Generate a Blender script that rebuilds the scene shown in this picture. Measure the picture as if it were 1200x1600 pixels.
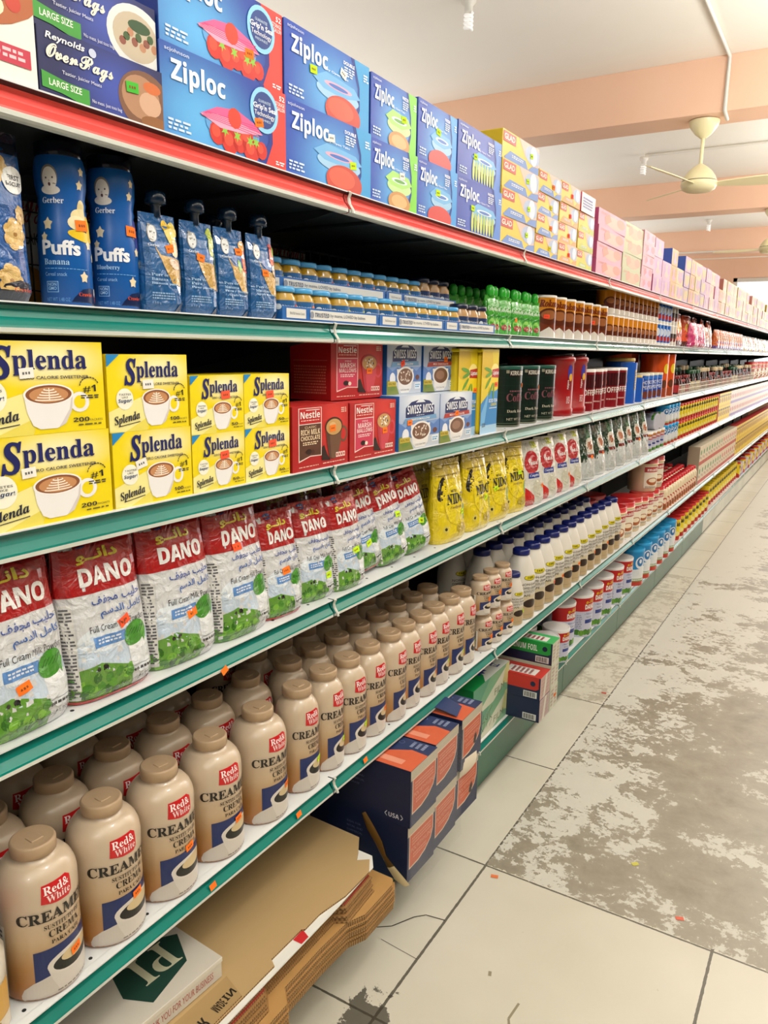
import bpy, bmesh, math, random
from mathutils import Vector, Matrix, noise
from mathutils.geometry import tessellate_polygon
random.seed(7)
SC = bpy.context.scene
COL = SC.collection
for _o in list(bpy.data.objects): bpy.data.objects.remove(_o)
rad = math.radians
def lin(h, a=1.0):
    h = h.lstrip('#'); o = []
    for i in (0, 2, 4):
        c = int(h[i:i+2], 16)/255.0
        o.append(c/12.92 if c <= 0.04045 else ((c+0.055)/1.055)**2.4)
    return (o[0], o[1], o[2], a)

# ------------------------------------------------------------------ camera
def make_camera():
    yaw, pitch, roll = CAM_YAW, CAM_PITCH, CAM_ROLL
    f = Vector((-math.sin(yaw)*math.cos(pitch), math.cos(yaw)*math.cos(pitch), -math.sin(pitch)))
    r = Vector((math.cos(yaw), math.sin(yaw), 0)); u = r.cross(f)
    r2 = math.cos(roll)*r+math.sin(roll)*u; u2 = -math.sin(roll)*r+math.cos(roll)*u
    cd = bpy.data.cameras.new('camera'); co = bpy.data.objects.new('camera', cd); COL.objects.link(co)
    m = Matrix((r2, u2, -f)).transposed().to_4x4(); m.translation = Vector(CAM_LOC)
    co.matrix_world = m
    cd.sensor_fit = 'VERTICAL'; cd.sensor_height = 36.0; cd.sensor_width = 27.0
    cd.lens = 36.0*CAM_F/1600.0; cd.clip_start = 0.05; cd.clip_end = 200
    SC.camera = co
CAM_LOC = (0.95, 0.0, 1.5588); CAM_YAW = 0.54024; CAM_PITCH = 0.20663; CAM_ROLL = 0.015213; CAM_F = 1198.26
make_camera()
# ------------------------------------------------------------------ world, lights, exposure
SC.view_settings.view_transform = 'Standard'
SC.view_settings.look = 'None'
SC.view_settings.gamma = 1.0
SC.view_settings.use_curve_mapping = False
SC.view_settings.exposure = 0.0
wd = bpy.data.worlds.new('daylight'); SC.world = wd; wd.use_nodes = True
_bg = wd.node_tree.nodes['Background']; _bg.inputs['Color'].default_value = (1.0, 0.985, 0.95, 1); _bg.inputs['Strength'].default_value = 1.6
def area(name, loc, size, rot, power, col=(1, 0.96, 0.9)):
    l = bpy.data.lights.new(name, 'AREA'); l.shape = 'RECTANGLE'; l.size, l.size_y = size; l.energy = power; l.color = col
    o = bpy.data.objects.new(name, l); COL.objects.link(o); o.location = loc; o.rotation_euler = rot
    return o
def bulb_light(name, loc, power, radius=0.11, col=(1, 1, 0.99)):
    l = bpy.data.lights.new(name, 'POINT'); l.energy = power; l.shadow_soft_size = radius; l.color = col
    o = bpy.data.objects.new(name, l); COL.objects.link(o); o.location = loc
for _i, (_x, _y, _p) in enumerate(((1.15, 1.1, 31), (1.5, -1.6, 16), (1.1, 4.1, 26), (1.1, 7.2, 28), (1.1, 10.6, 32))):
    bulb_light('aisle_lamp', (_x, _y, 2.78), _p)
area('front_fill', (2.6, -3.2, 1.9), (4.0, 2.2), (rad(84), 0, rad(16)), 7)  # added fill from behind the camera, no shopfront stands there
area('window_daylight', (1.6, 13.7, 1.7), (3.6, 2.2), (rad(90), 0, rad(180)), 45, (1, 0.98, 0.95))
area('ceiling_fill', (2.1, 5.0, 2.22), (1.7, 18.0), (0, rad(180-3), 0), 440, (1, 0.985, 0.96))  # added unseen uplight that brightens the ceiling, not a window
area('back_ceiling_fill', (-2.6, 5.0, 2.2), (1.8, 18.0), (0, rad(180), 0), 150, (1, 0.985, 0.96))  # second added uplight, hidden behind the top boxes, for the left ceiling

# ------------------------------------------------------------------ materials
MATS = {}
def newmat(name):
    m = bpy.data.materials.new(name); m.use_nodes = True
    return m, m.node_tree, m.node_tree.nodes['Principled BSDF']
FIN = {'card': (0.42, 0.5), 'matte': (0.75, 0.3), 'plastic': (0.3, 0.5), 'gloss': (0.16, 0.5), 'film': (0.26, 0.6), 'tin': (0.28, 0.5), 'metal': (0.35, 0.5)}
def mat(h, fin='card'):
    k = (h, fin)
    if k in MATS: return MATS[k]
    m, nt, b = newmat('%s_%s' % (fin, h.lstrip('#')))
    ro, sp = FIN[fin]
    b.inputs['Base Color'].default_value = lin(h); b.inputs['Roughness'].default_value = ro
    b.inputs['Specular IOR Level'].default_value = sp
    if fin == 'metal': b.inputs['Metallic'].default_value = 0.85
    if fin == 'film':
        tc = nt.nodes.new('ShaderNodeTexCoord'); n = nt.nodes.new('ShaderNodeTexNoise'); n.inputs['Scale'].default_value = 26; n.inputs['Detail'].default_value = 4; n.inputs['Distortion'].default_value = 1.6
        bp = nt.nodes.new('ShaderNodeBump'); bp.inputs['Strength'].default_value = 0.75; bp.inputs['Distance'].default_value = 0.012
        nt.links.new(tc.outputs['Object'], n.inputs['Vector']); nt.links.new(n.outputs['Fac'], bp.inputs['Height']); nt.links.new(bp.outputs['Normal'], b.inputs['Normal'])
        b.inputs['Coat Weight'].default_value = 0.9; b.inputs['Coat Roughness'].default_value = 0.08
    if fin == 'tin': b.inputs['Metallic'].default_value = 0.25
    MATS[k] = m
    return m

def gradmat(c0, c1, cy, cz, ry, rz, fin='card', soft=1.0):
    """printed colour glow: c1 at (cy,cz) of the front, fading to c0"""
    m, nt, b = newmat('printed_glow'); N = nt.nodes.new; L = nt.links.new
    tc = N('ShaderNodeTexCoord'); mp = N('ShaderNodeMapping'); mp.inputs['Location'].default_value = (0, -cy/ry, -cz/rz); mp.inputs['Scale'].default_value = (0, 1/ry, 1/rz)
    g = N('ShaderNodeTexGradient'); g.gradient_type = 'SPHERICAL'; r = N('ShaderNodeValToRGB'); r.color_ramp.interpolation = 'EASE'
    r.color_ramp.elements[0].color = lin(c0); r.color_ramp.elements[1].color = lin(c1); r.color_ramp.elements[1].position = soft
    L(tc.outputs['Object'], mp.inputs[0]); L(mp.outputs[0], g.inputs[0]); L(g.outputs['Fac'], r.inputs['Fac']); L(r.outputs['Color'], b.inputs['Base Color'])
    b.inputs['Roughness'].default_value = FIN[fin][0]
    return m

# ------------------------------------------------------------------ text and flat artwork
def mb_(s, U, L, D=None):
    return ''.join(chr(U+ord(c)-65) if 'A' <= c <= 'Z' else chr(L+ord(c)-97) if 'a' <= c <= 'z' else (chr(D+ord(c)-48) if D and '0' <= c <= '9' else c) for c in s)
def serif(s): return mb_(s, 0x1D400, 0x1D41A, 0x1D7CE)
def sans(s): return mb_(s, 0x1D5D4, 0x1D5EE, 0x1D7EC)
def script(s): return mb_(s, 0x1D4D0, 0x1D4EA)
def serifit(s): return mb_(s, 0x1D468, 0x1D482)
def sansit(s): return mb_(s, 0x1D63C, 0x1D656)
TG = {}
def tgeo(s, bold=0.0, shear=0.0, res=2, sp=1.0):
    k = (s, bold, shear, res, sp)
    if k in TG: return TG[k]
    c = bpy.data.curves.new('t', 'FONT'); c.body = s; c.size = 1; c.resolution_u = res; c.offset = bold; c.shear = shear; c.space_character = sp
    o = bpy.data.objects.new('t', c); COL.objects.link(o)
    me = bpy.data.meshes.new_from_object(o)
    vs = [(v.co.x, v.co.y) for v in me.vertices]
    x0 = min(v[0] for v in vs); x1 = max(v[0] for v in vs); y0 = min(v[1] for v in vs); y1 = max(v[1] for v in vs)
    vs = [((x-x0)/(x1-x0), (y-y0)/(y1-y0)) for x, y in vs]
    fs = [list(p.vertices) for p in me.polygons]
    bpy.data.objects.remove(o); bpy.data.curves.remove(c); bpy.data.meshes.remove(me)
    TG[k] = (vs, fs, (x1-x0)/(y1-y0))
    return TG[k]
def clip(poly, R):
    x0, y0, x1, y1 = R
    for ax, lim, sg in ((0, x0, 1), (0, x1, -1), (1, y0, 1), (1, y1, -1)):
        out = []
        for i in range(len(poly)):
            a, b = poly[i-1], poly[i]
            da, db = (a[ax]-lim)*sg, (b[ax]-lim)*sg
            if (da >= 0) != (db >= 0):
                t = da/(da-db); out.append((a[0]+t*(b[0]-a[0]), a[1]+t*(b[1]-a[1])))
            if db >= 0: out.append(b)
        poly = out
        if len(poly) < 3: return []
    return poly
def cells(p, ax, g):
    """cut a convex polygon along the lines of a common grid so that stacked layers bend alike"""
    lo = min(q[ax] for q in p); hi = max(q[ax] for q in p); a, b = math.floor(lo/g+1e-6), math.ceil(hi/g-1e-6)
    if b-a <= 1: return [p]
    out = []
    for k in range(a, b):
        R = [-9, -9, 9, 9]; R[ax] = k*g; R[ax+2] = (k+1)*g
        q = clip(p, R)
        if len(q) >= 3: out.append(q)
    return out
class Art:
    """2D artwork in fractions of a W x H field, u centred, v from the bottom"""
    def __init__(s, W, H, fin='card'):
        s.W, s.H, s.fin, s.it = W, H, fin, []
    def P(s, p): return (p[0]*s.W-s.W/2, p[1]*s.H)
    def poly(s, pts, h, L=1):
        s.it.append(([s.P(p) for p in pts], h, L)); return s
    def r(s, x0, y0, x1, y1, h, L=0): return s.poly([(x0, y0), (x1, y0), (x1, y1), (x0, y1)], h, L)
    def e(s, cx, cy, rx, ry, h, L=1, n=20, rot=0, a0=0, a1=360):
        pts = []
        full = abs(a1-a0) >= 360
        for i in range(n if full else n+1):
            a = rad(a0+(a1-a0)*i/n); x = rx*s.W*math.cos(a); y = ry*s.H*math.sin(a); c, d = math.cos(rad(rot)), math.sin(rad(rot))
            pts.append((cx+(x*c-y*d)/s.W, cy+(x*d+y*c)/s.H))
        return s.poly(pts, h, L)
    def c(s, cx, cy, r, h, L=1, n=20, **k): return s.e(cx, cy, r, r*s.W/s.H, h, L, n, **k)
    def star(s, cx, cy, r, h, L=2, n=5, k=0.5, rot=90):
        return s.poly([(cx+r*(1 if i % 2 == 0 else k)*math.cos(rad(rot+i*180/n)), cy+r*(1 if i % 2 == 0 else k)*math.sin(rad(rot+i*180/n))*s.W/s.H) for i in range(2*n)], h, L)
    def line(s, x0, y0, x1, y1, w, h, L=2):
        a, b = s.P((x0, y0)), s.P((x1, y1)); d = Vector((b[0]-a[0], b[1]-a[1])); n = Vector((-d.y, d.x)).normalized()*w/2
        s.it.append(([(a[0]-n.x, a[1]-n.y), (b[0]-n.x, b[1]-n.y), (b[0]+n.x, b[1]+n.y), (a[0]+n.x, a[1]+n.y)], h, L)); return s
    def t(s, txt, x0, y0, x1, y1, h, L=4, bold=0.0, shear=0.0, rot=0, res=2, sp=1.0):
        vs, fs, asp = tgeo(txt, bold, shear, res, sp)
        w, hh = (x1-x0)*s.W, (y1-y0)*s.H; cx, cy = s.P(((x0+x1)/2, (y0+y1)/2)); c, d = math.cos(rad(rot)), math.sin(rad(rot))
        q = [(cx+(x-.5)*w*c-(y-.5)*hh*d, cy+(x-.5)*w*d+(y-.5)*hh*c) for x, y in vs]
        s.it.append(([[q[i] for i in f] for f in fs], h, L)); return s
    def tiny(s, x0, y0, x1, y1, n, h, L=3):
        """a block of fine print too small to read: broken grey strokes"""
        rr = random.Random(int(x0*1000+y0*77)); dy = (y1-y0)/n
        for i in range(n):
            x = x0
            y = y1-(i+1)*dy
            while x < x1-0.02:
                w = rr.uniform(0.02, 0.06)
                s.r(x, y+dy*.25, min(x1, x+w), y+dy*.8, h, L); x += w+0.012
            if i == n-1: break
        return s
class MB:
    def __init__(s): s.v, s.f, s.m, s.s, s.mats = [], [], [], [], []
    def mi(s, m):
        if m not in s.mats: s.mats.append(m)
        return s.mats.index(m)
    def face(s, pts, m, smooth=False):
        n = len(s.v); s.v += [tuple(p) for p in pts]; s.f.append(tuple(range(n, n+len(pts)))); s.m.append(s.mi(m)); s.s.append(smooth)
    def grid(s, rows, m, closed=False, smooth=True):
        """rows: list of rings; m a material or function(i,j)"""
        n = len(s.v); k = len(rows[0])
        for r in rows: s.v += [tuple(p) for p in r]
        for i in range(len(rows)-1):
            for j in range(k if closed else k-1):
                j2 = (j+1) % k; mm = m(i, j) if callable(m) else m
                s.f.append((n+i*k+j, n+i*k+j2, n+(i+1)*k+j2, n+(i+1)*k+j)); s.m.append(s.mi(mm)); s.s.append(smooth)
        return s
    def cap(s, ring, m, smooth=False): s.face(ring, m, smooth)
    def lathe(s, prof, m, n=24, cx=0, cy=0, smooth=True):
        """prof: (r,z[,mat]) from the bottom up; mat colours the band above its point"""
        rows = [[(cx+p[0]*math.cos(2*math.pi*j/n), cy+p[0]*math.sin(2*math.pi*j/n), p[1]) for j in range(n)] for p in prof]
        s.grid(rows, (lambda i, j: prof[i][2] if len(prof[i]) > 2 and prof[i][2] else m), True, smooth)
        s.cap(rows[0][::-1], prof[0][2] if len(prof[0]) > 2 and prof[0][2] else m)
        s.cap(rows[-1], prof[-1][2] if len(prof[-1]) > 2 and prof[-1][2] else m)
        return s
    def box(s, x0, x1, y0, y1, z0, z1, m, top=None, side=None, bev=0.0015):
        """carton standing on z0; front is +x.  side: -y and +y faces, top: both ends"""
        b = min(bev, (x1-x0)/4, (y1-y0)/4, (z1-z0)/4)
        side = side or m; top = top or m
        def ring(z, d): return [(x0+d, y0+b+d*0, z), (x0+b, y0+d, z), (x1-b, y0+d, z), (x1-d, y0+b, z), (x1-d, y1-b, z), (x1-b, y1-d, z), (x0+b, y1-d, z), (x0+d, y1-b, z)]
        R = [ring(z0, b), ring(z0+b, 0), ring(z1-b, 0), ring(z1, b)]
        ms = [side, side, side, m, m, side, side, m]
        s.grid(R, lambda i, j: ms[j], True, False)
        s.cap(R[0][::-1], top); s.cap(R[3], top)
        return s
    def art(s, A, fn, maxlen=None, step=0.0003):
        hw = A.W/2+1e-6; R = (-hw, -1e-6, hw, A.H+1e-6)
        for geo, h, L in A.it:
            m = h if not isinstance(h, str) else mat(h, A.fin); off = step*(L+1)
            if geo and isinstance(geo[0], list): polys = geo
            elif len(geo) > 4 or maxlen:
                try: polys = [[geo[i] for i in t] for t in tessellate_polygon([[Vector((x, y, 0)) for x, y in geo]])]
                except Exception: polys = [geo]
            else: polys = [geo]
            for p in polys:
                p = clip(p, R)
                if not p: continue
                ar = sum(p[i-1][0]*p[i][1]-p[i][0]*p[i-1][1] for i in range(len(p)))
                if abs(ar) < 1e-12: continue
                if ar < 0: p = p[::-1]
                if maxlen:
                    for q in cells(p, 0, maxlen):
                        for c in cells(q, 1, maxlen*1.5): s.face([fn(x, y, off) for x, y in c], m, True)
                else: s.face([fn(x, y, off) for x, y in p], m)
        return s
    def mesh(s, name):
        me = bpy.data.meshes.new(name); me.from_pydata(s.v, [], s.f)
        for m in s.mats: me.materials.append(m)
        me.polygons.foreach_set('material_index', s.m); me.polygons.foreach_set('use_smooth', s.s); me.update()
        return me
def tube(mb, pts, r, m, n=8):
    rows = []
    for i, p in enumerate(pts):
        a = Vector(pts[max(0, i-1)]); b = Vector(pts[min(len(pts)-1, i+1)]); t = (b-a).normalized()
        x = t.cross(Vector((0, 0, 1)));  x = x.normalized() if x.length > 1e-3 else Vector((1, 0, 0))
        y = t.cross(x)
        rows.append([Vector(p)+r*(math.cos(2*math.pi*j/n)*x+math.sin(2*math.pi*j/n)*y) for j in range(n)])
    mb.grid(rows, m, True); mb.cap(rows[0][::-1], m); mb.cap(rows[-1], m)
    return mb
# ------------------------------------------------------------------ things and parts
def flat(X): return lambda u, v, o: (X+o, u, v)
def flatz(Z): return lambda u, v, o: (v, u, Z+o)
def cyl(rf, z0=0.0):
    def fn(u, v, o):
        r = rf(v) if callable(rf) else rf
        th = u/(rf(0.03) if callable(rf) else rf)
        return ((r+o)*math.cos(th), (r+o)*math.sin(th), v+z0)
    return fn
class Kind:
    def __init__(s, name, cat, parts, fn=None, st=(0.022, 0.014)):
        s.name, s.cat, s.fn, s.st = name, cat, fn, st
        s.parts = [(p[0], p[1].mesh(p[0]) if isinstance(p[1], MB) else p[1], p[2] if len(p) > 2 else None) for p in parts]
        s.cache = {}
    def sticker(s, col, u, v, rot):
        k = (col, round(u, 3), round(v, 3), rot)
        if k not in s.cache:
            w, h = s.st; A = Art(1, 1, 'matte'); c, d = math.cos(rad(rot)), math.sin(rad(rot))
            A.it.append(([(u+x*c-y*d, v+x*d+y*c) for x, y in ((-w/2, -h/2), (w/2, -h/2), (w/2, h/2), (-w/2, h/2))], col, 6))
            if w > 0.012:
                ink = '#8a4a20' if col != '#f2efe6' else '#666666'
                for q in range(3):
                    x = -w*.28+q*w*.2
                    A.it.append(([(u+a*c-b*d, v+a*d+b*c) for a, b in ((x, -h*.12), (x+w*.12, -h*.12), (x+w*.12, h*.12), (x, h*.12))], ink, 7))
            A.H = 9; A.W = 9
            m = MB(); m.art(A, s.fn, 0.008); s.cache[k] = m.mesh('price_sticker')
        return s.cache[k]
ALL = []
def obj(name, me, parent=None, loc=(0, 0, 0), rot=(0, 0, 0)):
    o = bpy.data.objects.new(name, me); COL.objects.link(o); o.location = loc; o.rotation_euler = rot
    if parent is not None: o.parent = parent
    return o
def props(o, label, cat, group=None, kind=None):
    if label: o['label'] = label
    if cat: o['category'] = cat
    if group: o['group'] = group
    if kind: o['kind'] = kind
    return o
def put(K, loc, label, group=None, rz=0.0, rx=0.0, ry=0.0, st=None, sc=None):
    """a new individual of kind K with all of its parts; st = (colour,u,v,rot) price sticker"""
    rot = (rad(rx), rad(ry), rad(rz))
    if len(K.parts) == 1 and not st:
        o = obj(K.name, K.parts[0][1], None, loc, rot)
    else:
        o = obj(K.name, None, None, loc, rot); o.empty_display_size = 0.05
        made = []
        for pn, me, par in K.parts:
            made.append(obj(pn, me, o if par is None else made[par]))
        if st:
            for s1 in (st if isinstance(st, list) else [st]): obj('price_sticker', K.sticker(*s1), o)
    if sc: o.scale = sc if isinstance(sc, tuple) else (sc, sc, sc)
    props(o, label, K.cat, group); ALL.append(o)
    return o
ORD = 'first second third fourth fifth sixth seventh eighth ninth tenth eleventh twelfth thirteenth fourteenth fifteenth sixteenth seventeenth eighteenth nineteenth twentieth'.split()
TENS = {2: 'twenty', 3: 'thirty', 4: 'forty', 5: 'fifty', 6: 'sixty', 7: 'seventy', 8: 'eighty', 9: 'ninety'}
def nth(i):
    n = i+1
    if n <= 20: return ORD[n-1]
    t, u = divmod(n, 10)
    if u: return TENS[t]+'-'+ORD[u-1]
    return TENS[t][:-1]+'ieth'
ORG, LIM, WHT = '#ff7a1e', '#c6f01a', '#f2efe6'
ZR, Z1, Z2, Z3, Z4, ZB = 1.873, 1.616, 1.312, 1.006, 0.559, 0.180
# ================================================================== THE SETTING
def floor_material():
    m, nt, b = newmat('shop_floor'); N = nt.nodes.new; L = nt.links.new
    geo = N('ShaderNodeNewGeometry'); sp = N('ShaderNodeSeparateXYZ'); L(geo.outputs['Position'], sp.inputs[0])
    def mth(op, a, b_=None, clampv=False):
        n = N('ShaderNodeMath'); n.operation = op; n.use_clamp = clampv
        for i, x in enumerate((a, b_)):
            if x is None: continue
            if isinstance(x, (int, float)): n.inputs[i].default_value = x
            else: L(x, n.inputs[i])
        return n.outputs[0]
    def noi(sc, det=6, ro=0.6, dist=0.0):
        n = N('ShaderNodeTexNoise'); n.inputs['Scale'].default_value = sc; n.inputs['Detail'].default_value = det; n.inputs['Roughness'].default_value = ro; n.inputs['Distortion'].default_value = dist
        L(geo.outputs['Position'], n.inputs['Vector']); return n.outputs['Fac']
    def ramp(f, stops):
        n = N('ShaderNodeValToRGB'); e = n.color_ramp.elements
        while len(e) < len(stops): e.new(0.5)
        for q, (p, c) in zip(e, stops): q.position = p; q.color = c if not isinstance(c, str) else lin(c)
        L(f, n.inputs['Fac']); return n.outputs['Color']
    def mix(f, a, c):
        n = N('ShaderNodeMix'); n.data_type = 'RGBA'; L(f, n.inputs['Factor'])
        for x, i in ((a, 6), (c, 7)):
            if isinstance(x, str): n.inputs[i].default_value = lin(x)
            else: L(x, n.inputs[i])
        return n.outputs[2]
    x, y = sp.outputs['X'], sp.outputs['Y']
    big = noi(2.2, 5, 0.62); mid = noi(7.5, 9, 0.72, 0.3); fine = noi(38, 6, 0.7); edge = noi(60, 4, 0.6)
    tile = ramp(noi(1.7, 3), [(0.3, '#c9c4b3'), (0.7, '#d4cfc0')])
    speck = ramp(mid, [(0.30, (1, 1, 1, 1)), (0.33, (0, 0, 0, 1))])
    tile = mix(mth('MULTIPLY', speck, ramp(fine, [(0.56, (0, 0, 0, 1)), (0.6, (1, 1, 1, 1))])), tile, '#8b816c')
    conc = ramp(mid, [(0.3, '#7d7565'), (0.5, '#948c7b'), (0.72, '#a9a18f')])
    conc = mix(ramp(big, [(0.35, (0, 0, 0, 1)), (0.7, (1, 1, 1, 1))]), conc, '#a39c8c')
    # white residue patches: more of it near the borders of the bare strip
    dx = mth('SUBTRACT', x, 0.15); nearx = mth('SUBTRACT', 1.0, mth('DIVIDE', dx, 0.42), True); far = mth('MULTIPLY', mth('DIVIDE', mth('SUBTRACT', y, 3.0), 2.0, True), 0.11)
    s = mth('ADD', mth('MULTIPLY', big, 0.42), mth('MULTIPLY', mid, 0.42)); s = mth('ADD', s, mth('MULTIPLY', fine, 0.26)); s = mth('ADD', s, mth('MULTIPLY', nearx, 0.055)); s = mth('ADD', s, mth('MULTIPLY', far, 0.45))
    pm = ramp(s, [(0.575, (0, 0, 0, 1)), (0.590, (1, 1, 1, 1))])
    conc = mix(mth('MULTIPLY', pm, 0.9), conc, '#cdcbc0')
    # region masks
    wob = mth('MULTIPLY', mth('SUBTRACT', edge, 0.5), 0.03)
    inx = mth('GREATER_THAN', mth('ADD', x, wob), 0.152); iny = mth('GREATER_THAN', mth('ADD', y, wob), 1.985)
    bare = mth('MULTIPLY', inx, iny)
    worn = mth('MULTIPLY', mth('GREATER_THAN', y, 3.28), mth('LESS_THAN', y, 5.7))
    wornm = mth('MULTIPLY', worn, ramp(mth('ADD', mth('MULTIPLY', mid, 0.6), mth('MULTIPLY', fine, 0.4)), [(0.5, (0, 0, 0, 1)), (0.53, (1, 1, 1, 1))]))
    tile2 = mix(mth('MULTIPLY', wornm, 0.75), tile, '#a79f8b')
    # grout
    def joint(c, off, w):
        f = mth('FRACT', mth('DIVIDE', mth('SUBTRACT', c, off), 0.6565)); d = mth('MINIMUM', f, mth('SUBTRACT', 1.0, f))
        return mth('LESS_THAN', mth('ADD', d, mth('MULTIPLY', mth('SUBTRACT', edge, 0.5), 0.006)), w)
    g = mth('MAXIMUM', joint(x, 0.151, 0.0058), joint(y, 1.979, 0.0050))
    tile3 = mix(mth('MULTIPLY', g, 0.9), tile2, '#4b463a')
    # broken corner
    ddx = mth('POWER', mth('SUBTRACT', x, 0.13), 2.0); ddy = mth('POWER', mth('DIVIDE', mth('SUBTRACT', y, 1.31), 1.3), 2.0)
    dd = mth('SQRT', mth('ADD', ddx, ddy)); hole = mth('LESS_THAN', mth('ADD', dd, mth('MULTIPLY', mth('SUBTRACT', mid, 0.5), 0.35)), 0.052)
    tile3 = mix(mth('MULTIPLY', hole, 0.85), tile3, '#3f3a30')
    col = mix(bare, tile3, conc)
    kick_foot_dark = mth('SUBTRACT', 1.0, mth('DIVIDE', mth('ADD', x, 0.047), 0.016), True)  # floor colour gets darker along the foot of the kick panel
    col = mix(mth('MULTIPLY', kick_foot_dark, 0.7), col, '#4a4436')
    L(col, b.inputs['Base Color'])
    ro = mix(bare, ramp(fine, [(0.3, (0.3, 0.3, 0.3, 1)), (0.7, (0.42, 0.42, 0.42, 1))]), ramp(mth('ADD', mth('MULTIPLY', mid, 0.5), mth('MULTIPLY', pm, 0.3)), [(0.2, (0.33, 0.33, 0.33, 1)), (0.7, (0.6, 0.6, 0.6, 1))]))
    L(ro, b.inputs['Roughness'])
    bp = N('ShaderNodeBump'); bp.inputs['Strength'].default_value = 0.35; bp.inputs['Distance'].default_value = 0.004
    hgt = mth('ADD', mth('MULTIPLY', g, -1.0), mth('MULTIPLY', mth('MULTIPLY', pm, bare), 0.4)); L(hgt, bp.inputs['Height']); L(bp.outputs['Normal'], b.inputs['Normal'])
    return m
def paint(name, c1, c2, ro=0.6, sc=3.0):
    m, nt, b = newmat(name); n = nt.nodes.new('ShaderNodeTexNoise'); n.inputs['Scale'].default_value = sc; n.inputs['Detail'].default_value = 4
    g = nt.nodes.new('ShaderNodeNewGeometry'); r = nt.nodes.new('ShaderNodeValToRGB')
    r.color_ramp.elements[0].color = lin(c1); r.color_ramp.elements[1].color = lin(c2); r.color_ramp.elements[0].position = 0.35; r.color_ramp.elements[1].position = 0.65
    nt.links.new(g.outputs['Position'], n.inputs['Vector']); nt.links.new(n.outputs['Fac'], r.inputs['Fac']); nt.links.new(r.outputs['Color'], b.inputs['Base Color']); b.inputs['Roughness'].default_value = ro
    return m
M_CEIL = paint('ceiling_paint', '#efe9dc', '#f3eee3', 0.7, 0.8)
M_PEACH = paint('peach_paint', '#ecbfa0', '#efc5a8', 0.6, 1.2)
M_WHITE = paint('white_gloss_paint', '#dedace', '#e6e2d8', 0.4, 2)
M_FAN = paint('cream_enamel', '#e9dfae', '#ece3b8', 0.3, 2)
M_DARK = paint('charcoal_metal', '#1b2021', '#22282a', 0.5, 5)
M_DECK = paint('white_shelf_metal', '#d9dcdc', '#e4e6e6', 0.35, 4)
M_TEAL = paint('teal_rail', '#05766a', '#077f72', 0.2, 3)
M_RED = paint('red_rail', '#ef4d48', '#f0564e', 0.25, 3)
M_EDGE = paint('pale_rail_edge', '#c9ccc2', '#d3d5cc', 0.3, 3)
M_GREEN = paint('green_kick_metal', '#15563f', '#1c614a', 0.32, 2.5)
M_KICKW = paint('white_kick_metal', '#b9bcae', '#cfd2c4', 0.35, 2.5)
def slab(name, x0, x1, y0, y1, z0, z1, m, parent=None, kind='structure'):
    b = MB(); b.box(x0, x1, y0, y1, z0, z1, m, bev=0.002); o = obj(name, b.mesh(name), parent)
    if kind and parent is None: o['kind'] = kind
    return o
_fl = MB(); _fl.face([(-6, -6, 0), (9, -6, 0), (9, 20, 0), (-6, 20, 0)], floor_material())
_fl.face([(-6, -6, -0.1), (-6, 20, -0.1), (9, 20, -0.1), (9, -6, -0.1)], mat('#8b816c', 'matte'))
_cr = Art(2, 2, 'matte')
FL = obj('floor', _fl.mesh('floor')); FL['kind'] = 'structure'
def crack(pts, w, name='floor_crack'):
    b = MB()
    for i in range(len(pts)-1):
        a = Vector(pts[i]); c = Vector(pts[i+1]); d = (c-a).normalized(); n = Vector((-d.y, d.x))*w/2
        b.face([(a.x-n.x, a.y-n.y, .0006), (c.x-n.x, c.y-n.y, .0006), (c.x+n.x, c.y+n.y, .0006), (a.x+n.x, a.y+n.y, .0006)], mat('#3b362b' if name == 'floor_crack' else '#8f866f', 'matte'))
    return obj(name, b.mesh(name), FL)
crack([(-0.03, 1.545), (0.0, 1.575), (0.035, 1.602), (0.07, 1.665), (0.095, 1.69), (0.15, 1.70)], 0.0035)
crack([(0.43, 1.545), (0.425, 1.49), (0.44, 1.46), (0.425, 1.43)], 0.006, 'floor_scuff'); crack([(0.33, 1.60), (0.335, 1.585)], 0.008, 'floor_scuff')
crack([(0.035, 1.545), (0.09, 1.54), (0.149, 1.535)], 0.0015)
YW = 14.3
slab('ceiling', -6, 9, -6, 20, 3.3, 3.4, M_CEIL)
for i, (y, th) in enumerate(((5.29, 0.28), (8.70, 0.28), (12.1, 0.28), (1.88-0.28, 0.28))):
    if i < 3: slab('trim_%d' % (i+1), -6, 9, y, y+th, 2.99, 3.3, M_PEACH)
slab('wall_far', -6, -0.95, YW, YW+0.15, 0, 3.3, M_PEACH)
slab('wall_far_lintel', -0.95, 9, YW, YW+0.15, 2.83, 3.3, M_PEACH).name = 'wall_far_top'
slab('wall_left', -6.15, -6, -6, 14.15, 0, 3.3, M_PEACH)
def window():
    b = MB(); x0, x1, z0, z1 = -0.95, 4.6, 0.9, 2.83
    for (a, c, d, e) in ((x0, x0+.06, z0, z1), (x1-.06, x1, z0, z1), (x0, x1, z0, z0+.06), (x0, x1, z1-.06, z1), (1.8, 1.86, z0, z1)): b.box(a, c, YW+.03, YW+.09, d, e, M_WHITE)
    o = obj('window_1', b.mesh('window_1')); o['kind'] = 'structure'
    g, nt, p = newmat('window_glass'); p.inputs['Transmission Weight'].default_value = 1; p.inputs['Roughness'].default_value = 0; p.inputs['IOR'].default_value = 1.02
    q = MB(); q.face([(x0, YW+.06, z0), (x1, YW+.06, z0), (x1, YW+.06, z1), (x0, YW+.06, z1)], g); obj('pane', q.mesh('pane'), o)
    slab('wall_far_sill', x0, 9, YW, YW+.15, 0, 0.9, M_PEACH).name = 'wall_far_base'
    slab('wall_far_right', 4.6, 9, YW, YW+.15, 0.9, 2.83, M_PEACH)
window()
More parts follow.
